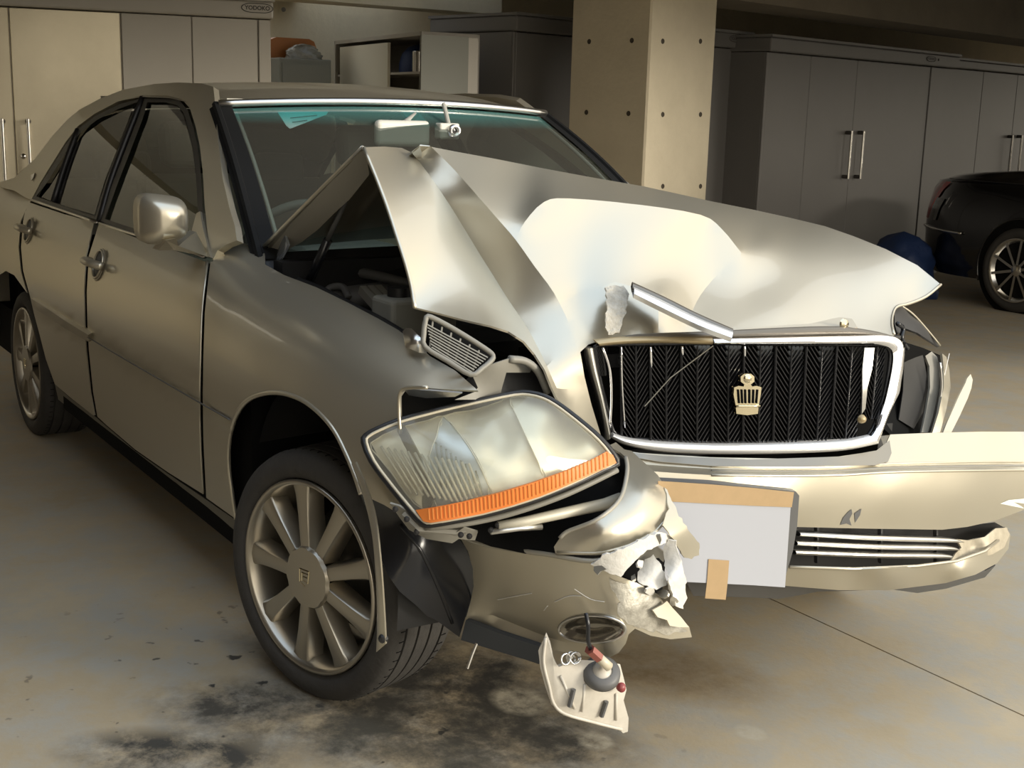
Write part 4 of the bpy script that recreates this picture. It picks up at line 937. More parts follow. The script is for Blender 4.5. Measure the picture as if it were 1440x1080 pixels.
def ylo(x): return np.interp(x, [838, 868, 950, 1100, 1205, 1224, 1247], [500, 611, 621, 621, 616, 608, 560])
def yhi(x): return np.interp(x, [842, 900, 1236, 1250], [487, 485, 486, 492])
def column(x0, x1, lean0=0, lean1=0):
    mb = MB(); xc0 = (x0+x1)/2
    def X(x, y, l): return x-(y-485)*l
    yt, yb = yhi(xc0)+1, ylo(xc0)-1; DR = 31.; SPC = 8.8; n = int((yb-yt)/SPC)
    L0 = lambda y: X(x0, y, lean0); L1 = lambda y: X(x1, y, lean1); Cn = lambda y: (L0(y)+L1(y))/2
    for fn_, off, r in ((L0, .004, .0028), (Cn, .006, .0022)):
        mb.tube([gpt(fn_(y), y, off) for y in np.linspace(yt, yb, 6)], r, 5)
    for k in range(-4, n+1):
        y = yt+k*SPC
        for s, fn_ in ((0, L0), (1, L1)):
            ya, yb_ = y, y+DR                            # outer end high, centre end low
            pa = [(fn_(ya)+(1.5 if s == 0 else -1.5), ya), (Cn(yb_), yb_)]
            t0 = max(0, (yt-ya)/DR) if ya < yt else 0; t1 = 1 if yb_ <= yb else max(0, (yb-ya)/DR)
            if t1-t0 < .12: continue
            A = pa[0][0]+(pa[1][0]-pa[0][0])*t0, ya+DR*t0; B = pa[0][0]+(pa[1][0]-pa[0][0])*t1, ya+DR*t1
            a = gpt(*A, .0); b = gpt(*B, .003); dn = np.array([0, 0, -.0035]); bk = np.array([-.019, .006, -.001])
            mb.add([a, b, b+bk, a+bk, a+dn, b+dn, b+bk+dn, a+bk+dn], [(0, 1, 2, 3), (7, 6, 5, 4), (0, 4, 5, 1), (1, 5, 6, 2), (2, 6, 7, 3), (3, 7, 4, 0)])
    return mb.build('herringbone_slat', FIN, gr)
lean = lambda x: np.interp(x, [872, 1045, 1250], [-.01, .01, .10])
for i in range(len(divs)-1): column(divs[i], divs[i+1], lean(divs[i]), lean(divs[i+1]))
column(836, 855, -.13, -.10)
# bright edges on bent slats
for pts, r, m_ in (([(846, 488), (856, 520), (858, 560), (856, 600)], .003, CHROME), ([(872, 487), (873, 540), (877, 600)], .002, CHROME), ([(913, 487), (914, 515)], .003, CHROME), ([(957, 486), (958, 498)], .003, CHROME), ([(1045, 486), (1045, 500)], .003, CHROME)):
    MB().tube([gpt(x, y, .008) for x, y in cmr(pts, 4)], r, 6).build('bright_edge', m_, gr, True)
MB().tube([gpt(x, y, .010) for x, y in ((904, 570), (940, 530), (1000, 485))], .0012, 5).build('bent_wire', TAUPE, gr)
sheet('bent_slat', [(1216, 489), (1230, 489), (1226, 520), (1220, 545), (1217, 575), (1212, 582), (1213, 550), (1213, 520)], [(1216, 489, 'X', .61), (1230, 489, 'X', .62), (1214, 550, 'X', .645), (1217, 575, 'X', .64), (1225, 520, 'X', .63)], CHROME_R, CAR, step=5, thick=.003)
MB().lathe(gpt(1209, 588, .012), (1, -.2, 0), (0, 0, 1), [(0, .006), (.008, .004), (.011, -.004)], 12).build('rusty_bolt', BROWN, CAR, True)
# chrome surround
def strip(name, pa, pb, off, m, parent, thick=.012, bulge=.008, fn=gpt):
    A = cmr(pa, 4); B = cmr(pb, 4); k = len(A); V = []
    for a, b in zip(A, B):
        for t in np.linspace(0, 1, 5): q = a+(b-a)*t; V.append(fn(q[0], q[1], off+bulge*math.sin(t*math.pi)))
    for a, b in zip(A, B): V += [fn(a[0], a[1], off-thick), fn(b[0], b[1], off-thick)]
    Fc = [(i*5+j, i*5+j+1, (i+1)*5+j+1, (i+1)*5+j) for i in range(k-1) for j in range(4)]; n = 5*k
    for i in range(k-1): Fc += [(n+2*i, i*5, (i+1)*5, n+2*i+2), (i*5+4, n+2*i+1, n+2*i+3, (i+1)*5+4), (n+2*i, n+2*i+2, n+2*i+3, n+2*i+1)]
    o = mesh_obj(name, V, Fc, m, parent, True)
    bm = bmesh.new(); bm.from_mesh(o.data); bmesh.ops.recalc_face_normals(bm, faces=bm.faces); bm.to_mesh(o.data); bm.free(); o.data.set_sharp_from_angle(angle=math.radians(50)); return o
sur = strip('grille_surround', [(1000, 475), (1100, 473), (1200, 471), (1245, 471), (1263, 476), (1269, 487), (1268, 510), (1264, 535), (1261, 552), (1250, 575), (1240, 600), (1232, 622)], [(1000, 484), (1100, 484), (1200, 484), (1234, 484), (1249, 489), (1253, 500), (1251, 520), (1246, 545), (1241, 565), (1234, 585), (1227, 604), (1218, 616)], .01, CHROME, CAR)
strip('grille_surround', [(855, 613), (880, 625), (930, 634), (1000, 637), (1100, 636), (1180, 632), (1232, 622)], [(860, 608), (885, 615), (930, 620), (1000, 623), (1100, 622), (1180, 618), (1220, 611)], .012, CHROME_LIT, CAR)
strip('grille_surround', [(820, 488), (827, 520), (838, 560), (847, 600), (850, 618)], [(833, 488), (839, 520), (848, 560), (856, 600), (858, 612)], .008, CHROME_R, CAR)
strip('grille_surround', [(835, 478), (870, 474), (930, 472), (1000, 474)], [(842, 486), (880, 483), (930, 482), (1000, 484)], .006, BROWN, CAR)
strip('grille_lip', [(846, 480), (900, 471), (1000, 467), (1100, 462), (1180, 460), (1230, 466), (1262, 474)], [(850, 483), (900, 478), (1000, 475), (1100, 473), (1180, 471), (1230, 472), (1260, 476)], .0, mat('dark_taupe_lip', (.16, .14, .11), .4, .4), CAR)
# loose chrome bar lying up across the bonnet nose
BF = Field([(870, 390), (1040, 390), (1040, 490), (870, 490)], [(885, 408, 'X', .40), (900, 412, 'X', .405), (1026, 478, 'X', .62), (960, 445, 'X', .51)], 12)
bf = lambda x, y, off=0.: BF(x, y)+np.array([.5, -.2, .84])*off
strip('loose_chrome_bar', [(887, 403), (930, 423), (980, 448), (1028, 469)], [(888, 411), (930, 430), (980, 455), (1028, 476)], .012, mat('dull_bar_top', (.20, .18, .15), .3, .8), CAR, fn=bf)
strip('loose_chrome_bar', [(888, 411), (930, 430), (980, 455), (1028, 474)], [(890, 420), (930, 440), (980, 464), (1027, 482)], .014, CHROME_LIT, CAR, fn=bf)
sheet('nose_tear', jag([(852, 403), (866, 401), (878, 403), (884, 415), (880, 440), (872, 468), (855, 472), (850, 450), (854, 430)], 1.6), [(850, 404, 'X', .372), (880, 403, 'X', .372), (886, 440, 'X', .428), (850, 474, 'X', .443), (872, 470, 'X', .453), (862, 435, 'X', .42)], mat('flaking_filler', (.56, .53, .46), .7, noise=(45, .2, (.36, .33, .27)), bump=(60, 1.)), CAR, step=5, thick=.004)
sheet('nose_flap', [(783, 420), (792, 416), (800, 424), (792, 434), (778, 432), (764, 430)], [(783, 420, 'X', .29), (800, 424, 'X', .34), (764, 430, 'X', .30), (790, 432, 'X', .34)], PAINT, CAR, step=5, thick=.004)
o = sheet('latch_plate', [(1030, 466), (1060, 460), (1140, 455), (1170, 448), (1182, 446), (1198, 448), (1206, 460), (1190, 464), (1100, 468)], [(1030, 466, 'X', .53), (1140, 455, 'X', .53), (1182, 446, 'X', .52), (1206, 460, 'X', .58), (1100, 468, 'X', .55)], mat('pale_bracket', (.55, .50, .40), .4, .3), CAR, step=6, thick=.006)
MB().lathe(at(1188, 456, 'X', .575), (1, 0, .1), (0, 1, 0), [(0, .004), (.010, .003), (.013, -.004)], 14).build('bolt', GOLD, CAR, True)
# crown shaped emblem
def emblem():
    c = (1045, 552)
    def e(x, y, off): return gpt(x, y, off)
    outl = [(1027, 542), (1033, 540), (1040, 541), (1041, 538), (1036, 534), (1036, 527), (1041, 523), (1050, 523), (1055, 527), (1055, 534), (1050, 538), (1052, 541), (1058, 540), (1065, 542), (1064, 552), (1061, 568), (1060, 579), (1045, 581), (1030, 579), (1029, 568), (1026, 552)]
    P = [e(x, y, .020) for x, y in outl]
    em = MB().prism(P, (-1, .28, 0), .010).build('crown_emblem', GOLD, CAR); bevel(em, .0015, 2)
    for x0, x1 in ((1032, 1033.5), (1037, 1038), (1042, 1042.5), (1048, 1048), (1053.5, 1053), (1059, 1057.5)):
        MB().tube([e(x0, 545, .0215), e(x1, 564, .0215)], .0022, 6).build('emblem_slot', DARK, em)
    MB().tube([e(x, 568+.0*(x-1045)**2, .022) for x in (1029, 1037, 1045, 1053, 1062)], .003, 8).build('emblem_band', GOLD, em, True)
    MB().lathe(e(1045.5, 530, .018), (1, -.28, 0), (0, 0, 1), [(0, .006), (.008, .005), (.011, 0)], 16).build('emblem_orb', GOLD, em, True)
emblem()

# ---------------------------------------------------------------- wheels
def wheel(cx, cy, steer, first=None):
    """outer face centre at (cx, cy, .32); axis points to the car's right, turned by steer"""
    c = np.array([cx, cy, .300]); s = -1 if cy < 0 else 1
    ax = np.array([math.sin(steer), s*math.cos(steer), 0]); x = np.array([ax[1]*-1, ax[0], 0.])*(1); x = np.cross([0, 0, 1.], ax); Z = np.array([0, 0, 1.])
    rim = MB().lathe(c, ax, x, [(.2335, .002), (.2345, .008), (.231, .013), (.225, .012), (.220, .004), (.212, -.02), (.206, -.06), (.198, -.15), (.208, -.19), (.23, -.20)], 72).build('wheel', ALLOY, CAR, True)
    pr = [(.225, -.21), (.25, -.212), (.275, -.20), (.295, -.186), (.3005, -.172)]
    for g0 in (-.150, -.110, -.070, -.030): pr += [(.3015, g0-.006), (.3015, g0-.0035), (.295, g0-.0028), (.295, g0+.0028), (.3015, g0+.0035), (.302, g0+.012)]
    pr += [(.3005, -.012), (.296, .000), (.289, .007), (.276, .013), (.262, .016), (.250, .013), (.243, .009), (.2355, .002), (.2335, -.01)]
    MB().lathe(c, ax, x, pr, 96).build('tyre', RUBBER, rim, 'auto')
    if True:                               # tread blocks cut on the shoulders: sipes
        mb = MB()
        for k in range(70):
            t = 2*math.pi*k/70; r = x*math.cos(t)+Z*math.sin(t); q = np.cross(ax, r)
            mb.box(c+r*.296+ax*-.026-q*.0012, q*.0024, ax*.013, r*.0062); mb.box(c+r*.296-ax*.168-q*.0012, q*.0024, ax*.014, r*.0062)
        o = mb.build('tread_sipes', DARK, rim); o['kind'] = 'stuff'
    MB().lathe(c-ax*.17, ax, x, [(0, 0), (.19, 0)], 40).build('hub_back', DARK, rim)
    MB().lathe(c-ax*.13, ax, x, [(.0, .0), (.07, .0), (.07, -.01), (.145, -.01), (.145, -.03)], 40).build('brake_disc', ALLOY_D, rim, True)
    for k in range(9):
        t = 2*math.pi*k/9+.34
        r = x*math.cos(t)+Z*math.sin(t); q = np.cross(ax, r)
        V = []; st = [(.055, .0165, .008), (.10, .0175, .005), (.15, .0195, .001), (.195, .0235, -.002), (.221, .030, -.002)]
        for (rr, hw, h) in st:
            for (wq, hh) in ((-1.25, -.045), (-1.0, -.004), (-.86, h*.2), (0, .0035), (.86, h*.2), (1.0, -.004), (1.25, -.045)):
                V.append(c+r*rr+q*hw*wq+ax*(hh+h*.6 if abs(wq) < 1.2 else hh))
        n = 7; Fc = [(i*n+j, i*n+j+1, (i+1)*n+j+1, (i+1)*n+j) for i in range(len(st)-1) for j in range(n-1)]
        Fc += [tuple(range(n)), tuple(range((len(st)-1)*n, len(st)*n))[::-1]]
        o = MB().add(V, Fc).build('spoke', ALLOY, rim, 'auto')
    pts = []
    for k in range(72):
        t = 2*math.pi*k/72; rr = .0735+.0035*abs(math.cos(4.5*(t-.34))); pts.append(c+(x*math.cos(t)+Z*math.sin(t))*rr)
    k = 72; V = [p+ax*.004 for p in pts]+[c+(p-c)*.94+ax*.013 for p in pts]+[c+(p-c)*.3+ax*.0155 for p in pts]+[c+ax*.016]
    Fc = [(j*k+i, j*k+(i+1) % k, (j+1)*k+(i+1) % k, (j+1)*k+i) for j in range(2) for i in range(k)]+[(2*k+i, 2*k+(i+1) % k, 3*k) for i in range(k)]
    MB().add(V, Fc).build('hub_cap', ALLOY, rim, 'auto')
    mb = MB(); o_ = c+ax*.016
    for (a0, b0, a1, b1) in ((-.018, .020, .016, .020), (-.018, .020, -.018, -.012), (-.018, -.012, .0, -.020), (-.010, .012, .016, .012), (-.010, .012, -.010, -.008), (.016, .020, .012, -.010), (-.006, .003, .010, .003), (-.004, -.006, .012, -.010)):
        mb.tube([o_+x*a0+Z*b0, o_+x*a1+Z*b1], .0016, 4)
    mb.build('hub_emblem', GOLD, rim)
    return rim
q_ = at(436, 811, 'Z', .300); FW = wheel(q_[0], q_[1], .27)
q_ = at(41, 511, 'Z', .300); RW = wheel(q_[0], q_[1]+.0, .0)
for cx in (0.0, -2.78): wheel(cx, .855, .0 if cx else .27)
# wheel housings: half tubes
for s in (-1, 1):
    for cx in (-.06, -2.80):
        if s > 0 and cx > -1: continue
        MB().lathe((cx, s*.86, .36), (0, s, 0), (-s, 0, 0), [(.40, -.05), (.405, -.30)], 28, a0=-.15, a1=math.pi+.15).build('wheel_housing', BLACK, CAR, True)

# ---------------------------------------------------------------- right-hand (car's left) half of the bumper
BC = []
def row(y0, xs, vals, slope=0.): return [(x, y0+slope*(x-1250), 'X', v) for x, v in zip(xs, vals)]
up = [(868, 632), (900, 637), (1000, 643), (1100, 645), (1180, 642), (1232, 634), (1247, 622), (1252, 611), (1300, 609), (1380, 607), (1440, 607), (1462, 607), (1472, 612), (1475, 650), (1474, 690), (1470, 706), (1440, 717), (1400, 732), (1360, 741), (1325, 745), (1200, 743), (1120, 741), (1116, 706), (1100, 700), (1000, 700), (930, 700), (905, 672), (885, 648)]
bc = [(868, 632, 'X', .50), (900, 637, 'X', .52), (1000, 643, 'X', .575), (1100, 645, 'X', .615), (1180, 642, 'X', .64), (1252, 611, 'X', .60), (1300, 609, 'X', .605), (1380, 607, 'X', .60), (1440, 607, 'X', .575), (1472, 612, 'Y', .955),
      (900, 650, 'X', .53), (1000, 656, 'X', .59), (1100, 657, 'X', .628), (1250, 652, 'X', .655), (1350, 650, 'X', .655), (1440, 648, 'X', .63), (1474, 648, 'Y', .945),
      (1000, 667, 'X', .625), (1100, 669, 'X', .665), (1250, 665, 'X', .695), (1350, 662, 'X', .69), (1440, 660, 'X', .66), (1474, 660, 'Y', .935),
      (930, 700, 'X', .59), (1000, 700, 'X', .635), (1100, 700, 'X', .672), (1250, 700, 'X', .70), (1350, 698, 'X', .695), (1440, 695, 'X', .66), (1473, 690, 'Y', .935), (1120, 741, 'X', .665), (1250, 744, 'X', .685), (1340, 743, 'X', .68), (1400, 731, 'X', .66), (1470, 706, 'Y', .93)]
g1 = [(890, 652), (1000, 659), (1100, 660), (1180, 659), (1250, 655), (1350, 653), (1440, 652), (1473, 652)]
bump, bumpF, _ = sheet('front_bumper', up, bc, PAINT, CAR, step=9, creases=[g1, [(x, y+9) for x, y in g1]], thick=.004, keep=True)
V = []; ys_ = np.linspace(610, 704, 9)
for y in ys_:
    p = bumpF(1472, y)
    for t in np.linspace(0, 1, 7): V.append(p+np.array([-.36*t, .02*math.sin(t*math.pi)-.05*t, -.12*t**.6*(704-y)/94]))
Fc = [(i*7+j, i*7+j+1, (i+1)*7+j+1, (i+1)*7+j) for i in range(8) for j in range(6)]
mesh_obj('bumper_side_return', V, Fc, PAINT, CAR)
for dy, r in ((-3, .0025), (3, .003), (9, .003)):
    MB().tube([bumpF(x, y+dy)+np.array([.001, 0, 0]) for x, y in cmr(g1[1:], 4)], r, 6).build('bumper_moulding', PAINT if dy != 3 else TAUPE, CAR, True)
lg = [(1116, 738), (1200, 741), (1340, 742), (1400, 735), (1418, 745), (1400, 775), (1350, 792), (1200, 800), (1108, 800)]
sheet('lower_opening', lg, [(1116, 738, 'X', .60), (1340, 742, 'X', .61), (1418, 745, 'X', .62), (1350, 792, 'X', .60), (1108, 800, 'X', .58)], BLACK, CAR, step=18)
LGF = Field(lg, [(1116, 738, 'X', .66), (1340, 742, 'X', .69), (1418, 745, 'X', .66), (1350, 792, 'X', .68), (1108, 800, 'X', .65), (1220, 770, 'X', .69)], 14)
for (xa, ya, xb, yb) in ((1124, 751, 1350, 762), (1120, 764, 1346, 773), (1118, 777, 1340, 784)):
    pts_a = [(xa, ya-3), ((xa+xb)/2, (ya+yb)/2-2.5), (xb-16, yb-5), (xb+4, yb)]; pts_b = [(xa, ya+3), ((xa+xb)/2, (ya+yb)/2+4), (xb-16, yb+1), (xb+4, yb+1)]
    strip('lower_grille_bar', pts_a, pts_b, .0, CHROME_R, CAR, thick=.02, bulge=.005, fn=lambda x, y, off=0.: LGF(x, y)+np.array([.98, 0, .1])*off)
for x in (1162, 1252, 1330): MB().tube([LGF(x, 745)-np.array([.03, 0, 0]), LGF(x, 796)-np.array([.03, 0, 0])], .006, 6).build('lower_grille_upright', BLACK, CAR)
lip = [(1108, 798), (1200, 801), (1290, 797), (1345, 790), (1385, 776), (1404, 760), (1408, 745), (1414, 741), (1421, 752), (1418, 772), (1402, 792), (1372, 808), (1330, 820), (1250, 830), (1180, 830), (1106, 824), (960, 816), (962, 790)]
sheet('bumper_lip', lip, [(1108, 798, 'X', .655), (1200, 801, 'X', .695), (1290, 797, 'X', .70), (1345, 790, 'X', .695), (1404, 760, 'X', .665), (1414, 741, 'X', .64), (1250, 812, 'X', .715), (1350, 802, 'X', .71), (1106, 824, 'X', .63), (1180, 830, 'X', .665), (1250, 830, 'X', .665), (1330, 820, 'X', .675), (1402, 792, 'X', .66), (962, 790, 'X', .60), (960, 816, 'X', .59)], PAINT, CAR, step=8, thick=.004)
MB().tube([at(x, y, 'X', v) for x, y, v in ((1110, 797, .662), (1200, 800, .70), (1290, 796, .705), (1345, 789, .70), (1385, 775, .69), (1404, 760, .672))], .004, 6).build('bumper_lip_edge', PAINT, CAR, True)
sheet('torn_bracket', [(1345, 758), (1362, 760), (1385, 755), (1400, 743), (1416, 742), (1420, 752), (1412, 770), (1395, 780), (1370, 783), (1350, 787), (1338, 788), (1344, 778), (1352, 770)], [(1345, 758, 'X', .67), (1416, 742, 'X', .65), (1412, 770, 'X', .665), (1345, 785, 'X', .69), (1385, 768, 'X', .68), (1370, 770, 'X', .66)], mat('scuffed_bracket', (.45, .40, .30), .5, .2, noise=(30, .2, (.3, .26, .19))), CAR, step=6, thick=.004)
sheet('undertray', [(962, 812), (1106, 822), (1180, 829), (1250, 830), (1330, 820), (1385, 803), (1400, 795), (1385, 812), (1330, 828), (1290, 834), (1255, 829), (1150, 832), (1130, 836), (1095, 842), (1050, 840), (975, 838)], [(962, 812, 'X', .56), (1106, 822, 'X', .60), (1250, 830, 'X', .63), (1385, 803, 'X', .63), (975, 838, 'X', .52), (1130, 836, 'X', .55), (1290, 834, 'X', .60)], GREYP, CAR, step=9)
for pl_, m_ in (([(1181, 738), (1185, 728), (1192, 720), (1197, 716), (1198, 722), (1194, 730), (1197, 739), (1190, 736)], GREYP), ([(1201, 722), (1211, 715), (1209, 724), (1202, 735)], GREYP), ([(1406, 708), (1418, 703), (1440, 701), (1450, 704), (1440, 708), (1425, 706), (1436, 712), (1440, 715), (1425, 712)], mat('pale_scrape', (.72, .76, .70), .6))):
    sheet('scuff_mark', pl_, None, m_, CAR, step=6, thick=0, surf=lambda x, y: bumpF(x, y)+np.array([.0012, 0, 0]))
sheet('bumper_chrome_skirt', [(868, 633), (930, 640), (1050, 645), (1180, 641), (1232, 632), (1248, 618), (1251, 636), (1246, 648), (1228, 653), (1100, 655), (1000, 654), (925, 648), (884, 641)], None, mat('dull_silver_skirt', (.27, .255, .22), .30, .6), CAR, step=8, thick=.002, surf=lambda x, y: bumpF(x, y)+np.array([.007, -.001, 0]))
# plate backing, paper and tape
sheet('plate_holder', [(930, 676), (1000, 680), (1110, 690), (1119, 691), (1124, 697), (1121, 740), (1115, 775), (1106, 806), (1100, 822), (950, 815), (935, 700)], [(930, 676, 'X', .615), (1110, 690, 'X', .685), (1124, 697, 'X', .685), (1106, 806, 'X', .665), (950, 815, 'X', .61)], GREYP, CAR, step=14, thick=.02)
PC = [(938, 682, 'X', .635), (1114, 695, 'X', .70), (1103, 825, 'X', .675), (950, 818, 'X', .62)]
PF = Field([(860, 670), (1130, 670), (1130, 850), (860, 850)], PC, 20); pf_ = lambda o: (lambda x, y: PF(x, y)+np.array([.93, -.3, 0])*o)
pp = empty('paper_sheet', PF(1020, 820), 'blank white paper taped over the number plate', 'paper')
sheet('sheet', [(925, 683), (938, 684), (1000, 688), (1060, 692), (1113, 697), (1110, 740), (1104, 826), (1060, 823), (1000, 820), (955, 818), (925, 816)], None, PAPER, pp, step=16, surf=pf_(0), thick=.0008)
sheet('tape_strip', [(925, 676), (1000, 681), (1060, 686), (1116, 692), (1113, 713), (1060, 711), (1000, 708), (925, 704)], None, TAPE, pp, step=14, surf=pf_(.002), thick=.0008)
sheet('tape_strip', [(996, 786), (1025, 788), (1023, 816), (1020, 843), (991, 841), (994, 815)], None, TAPE, pp, step=10, surf=pf_(.002), thick=.0008)

# ---------------------------------------------------------------- torn left end of the bumper
side_out = [(637, 745), (650, 756), (671, 764), (700, 770), (730, 775), (773, 781), (810, 786), (833, 791), (858, 806), (896, 820), (926, 836), (937, 853), (952, 868), (969, 881), (973, 896), (943, 899), (915, 894), (893, 884), (884, 892), (880, 905), (870, 918), (852, 927), (830, 924), (800, 918), (764, 912), (730, 901), (700, 892), (654, 874), (658, 860), (662, 845), (666, 825), (665, 800), (658, 775), (648, 758)]
SC = [(637, 745, 'X', .40), (671, 764, 'X', .45), (730, 775, 'X', .54), (773, 781, 'X', .61), (833, 791, 'X', .69), (896, 820, 'X', .725), (926, 836, 'X', .725), (973, 896, 'X', .72), (943, 899, 'X', .72), (893, 884, 'X', .73), (852, 927, 'X', .68), (800, 918, 'X', .60), (764, 912, 'X', .54), (700, 892, 'X', .43), (654, 874, 'X', .345), (665, 810, 'X', .39), (720, 830, 'X', .49), (780, 845, 'X', .60), (840, 850, 'X', .69), (700, 868, 'X', .415), (760, 890, 'X', .52), (880, 858, 'X', .735), (655, 770, 'X', .41)]
_, SF, _m = sheet('bumper_corner', side_out, SC, PAINT, CAR, step=8, thick=.004, keep=True, creases=[[(700, 868), (760, 892), (800, 905)]], holes=[[(833+45*math.cos(t), 884+18*math.sin(t)) for t in np.linspace(0, 2*math.pi, 28, endpoint=False)]])
sheet('corner_rubber_lip', [(655, 872), (700, 890), (764, 911), (758, 934), (740, 928), (700, 916), (648, 900)], [(655, 872, 'X', .355), (700, 890, 'X', .44), (764, 911, 'X', .55), (758, 934, 'X', .53), (648, 900, 'X', .335), (700, 912, 'X', .43)], mat('blue_grey_rubber', (.055, .062, .072), .5), CAR, step=8, thick=.012)
MB().tube([SF(*p) for p in cmr([(640, 749), (671, 763), (730, 774), (773, 780), (833, 789), (885, 778)], 4)], .005, 6).build('corner_flange', PAINT_IN, CAR, True)
for xs in ((858, 820, 880, 835), (700, 800, 722, 792), (742, 778, 760, 786)): pass
for pts in ([(700, 843), (725, 838), (748, 834)], [(780, 846), (800, 838), (818, 838)], [(808, 828), (830, 842), (850, 846)], [(870, 850), (885, 838), (905, 842)], [(765, 858), (770, 852)]):
    MB().tube([SF(x, y)+np.array([.001, -.001, 0]) for x, y in cmr(pts, 3)], .0011, 4).build('scratch', WHITE, CAR)
arm = [(855, 627), (866, 622), (878, 632), (888, 634), (900, 645), (911, 655), (925, 668), (935, 684), (941, 700), (941, 714), (936, 732), (922, 748), (905, 758), (884, 768), (860, 775), (837, 779), (800, 779), (781, 778), (779, 769), (787, 757), (797, 748), (815, 741), (835, 733), (852, 722), (867, 708), (876, 692), (881, 670), (882, 655), (880, 643), (872, 636)]
AC = [(860, 625, 'X', .50), (888, 634, 'X', .52), (911, 655, 'X', .57), (935, 684, 'X', .63), (941, 714, 'X', .67), (922, 748, 'X', .70), (884, 768, 'X', .71), (837, 779, 'X', .685), (781, 778, 'X', .63), (787, 757, 'X', .63), (815, 741, 'X', .655), (852, 722, 'X', .68), (876, 692, 'X', .64), (882, 655, 'X', .57), (905, 690, 'X', .665), (895, 725, 'X', .70), (850, 750, 'X', .705)]
_, AF, _m = sheet('bumper_upper_arm', arm, AC, PAINT, CAR, step=7, thick=.005, keep=True)
MB().tube([AF(*p) for p in cmr([(880, 643), (882, 655), (881, 670), (876, 692), (867, 708), (852, 722), (835, 733), (815, 741), (797, 748), (787, 757)], 3)], .0045, 6).build('arm_flange', PAINT_IN, CAR, True)
MB().tube([AF(*p) for p in cmr([(937, 730), (922, 747), (905, 757), (884, 767), (860, 774), (837, 778), (783, 777)], 3)], .004, 6).build('arm_flange', PAINT, CAR, True)
sheet('torn_skin', jag([(935, 684), (943, 700), (955, 725), (968, 745), (984, 765), (982, 780), (972, 786), (962, 784), (950, 764), (940, 748), (932, 738), (940, 715)], 1.2), [(935, 684, 'X', .635), (940, 715, 'X', .68), (984, 765, 'X', .69), (962, 784, 'X', .705), (972, 786, 'X', .70), (958, 750, 'X', .715)], PAINT, CAR, step=6, thick=.003)
SCF = mat('scuffed_paint', (.30, .28, .235), .5, .5, noise=(30, .16, (.46, .44, .38)), bump=(40, .4))
sheet('scuffed_area', jag([(856, 812), (880, 822), (905, 828), (925, 840), (938, 858), (958, 878), (968, 888), (940, 892), (905, 884), (885, 876), (868, 862), (872, 845), (860, 830)], 2.2, 5), None, SCF, CAR, step=6, thick=0, surf=lambda x, y: SF(x, y)+np.array([.002, -.002, .001]))
for (x, y, r0, sd) in ((842, 800, 7, 2), (900, 793, 6, 3), (934, 834, 8, 4), (947, 846, 6, 6), (890, 812, 5, 7), (925, 760, 7, 8), (915, 832, 6, 9)):
    rr_ = random.Random(sd); po = [(x+r0*rr_.uniform(.5, 1.5)*math.cos(t), y+r0*rr_.uniform(.5, 1.5)*math.sin(t)) for t in np.linspace(0, 2*math.pi, 7, endpoint=False)]
    sheet('torn_fragment', po, [(x-r0, y, 'X', .735+rr_.uniform(-.02, .02)), (x+r0, y, 'X', .745+rr_.uniform(-.02, .02)), (x, y+r0, 'X', .74+rr_.uniform(-.02, .02))], [WHITE, SCF, TAUPE][sd % 3], CAR, step=5, thick=.004)
WC = [('torn_white_piece', [(832, 794), (848, 782), (880, 770), (905, 758), (925, 749), (938, 750), (950, 758), (940, 764), (925, 766), (905, 778), (890, 792), (872, 812), (858, 806), (845, 801)], [(832, 794, 'X', .70), (938, 750, 'X', .715), (950, 758, 'X', .70), (872, 812, 'X', .735), (890, 775, 'X', .74)]),
      ('torn_white_piece', [(940, 760), (950, 762), (958, 790), (965, 818), (966, 840), (960, 858), (951, 852), (944, 835), (940, 812), (934, 790), (934, 772)], [(940, 760, 'X', .72), (960, 858, 'X', .73), (965, 818, 'X', .74), (936, 800, 'X', .73), (950, 812, 'X', .76)]),
      ('torn_white_piece', [(899, 800), (906, 785), (920, 780), (928, 790), (935, 805), (937, 822), (925, 830), (905, 822), (895, 815)], [(899, 800, 'X', .70), (920, 780, 'X', .70), (937, 822, 'X', .735), (905, 822, 'X', .73), (918, 805, 'X', .725)]),
      ('torn_grey_piece', [(905, 772), (922, 768), (934, 775), (934, 792), (925, 786), (908, 786), (900, 795), (897, 785)], [(905, 772, 'X', .68), (934, 775, 'X', .70), (897, 785, 'X', .68), (925, 786, 'X', .69)])]
for nm, o_, c_ in WC: sheet(nm, jag(o_, 1.7, len(o_)+int(o_[0][0])), c_, WHITE if 'white' in nm else TAUPE, CAR, step=5, thick=.006)
sheet('torn_tip', [(918, 858), (932, 850), (938, 845), (946, 855), (958, 868), (969, 882), (955, 882), (942, 880), (938, 872), (925, 868)], [(918, 858, 'X', .745), (938, 845, 'X', .74), (969, 882, 'X', .745), (942, 880, 'X', .75)], CREAM, CAR, step=6, thick=.004)
sheet('corner_shade_sheet', [(645, 750), (600, 690), (700, 690), (860, 640), (890, 650), (935, 700), (940, 760), (930, 840), (880, 812), (833, 792), (760, 782), (690, 768)], [(645, 750, 'X', .46), (600, 690, 'X', .42), (700, 690, 'X', .46), (860, 640, 'X', .46), (935, 700, 'X', .56), (940, 760, 'X', .60), (930, 840, 'X', .66), (833, 792, 'X', .62), (760, 782, 'X', .58)], DARK, CAR, step=14)  # black sheet standing in for the shade inside the torn corner
MB().tube([at(700, 739, 'X', .60), at(740, 733, 'X', .61), at(790, 722, 'X', .62), at(850, 709, 'X', .60), at(872, 700, 'X', .58)], [.008, .010, .011, .012, .011], 10).build('bumper_stay', mat('dusty_bar', (.50, .47, .38), .5, .2), CAR, True)
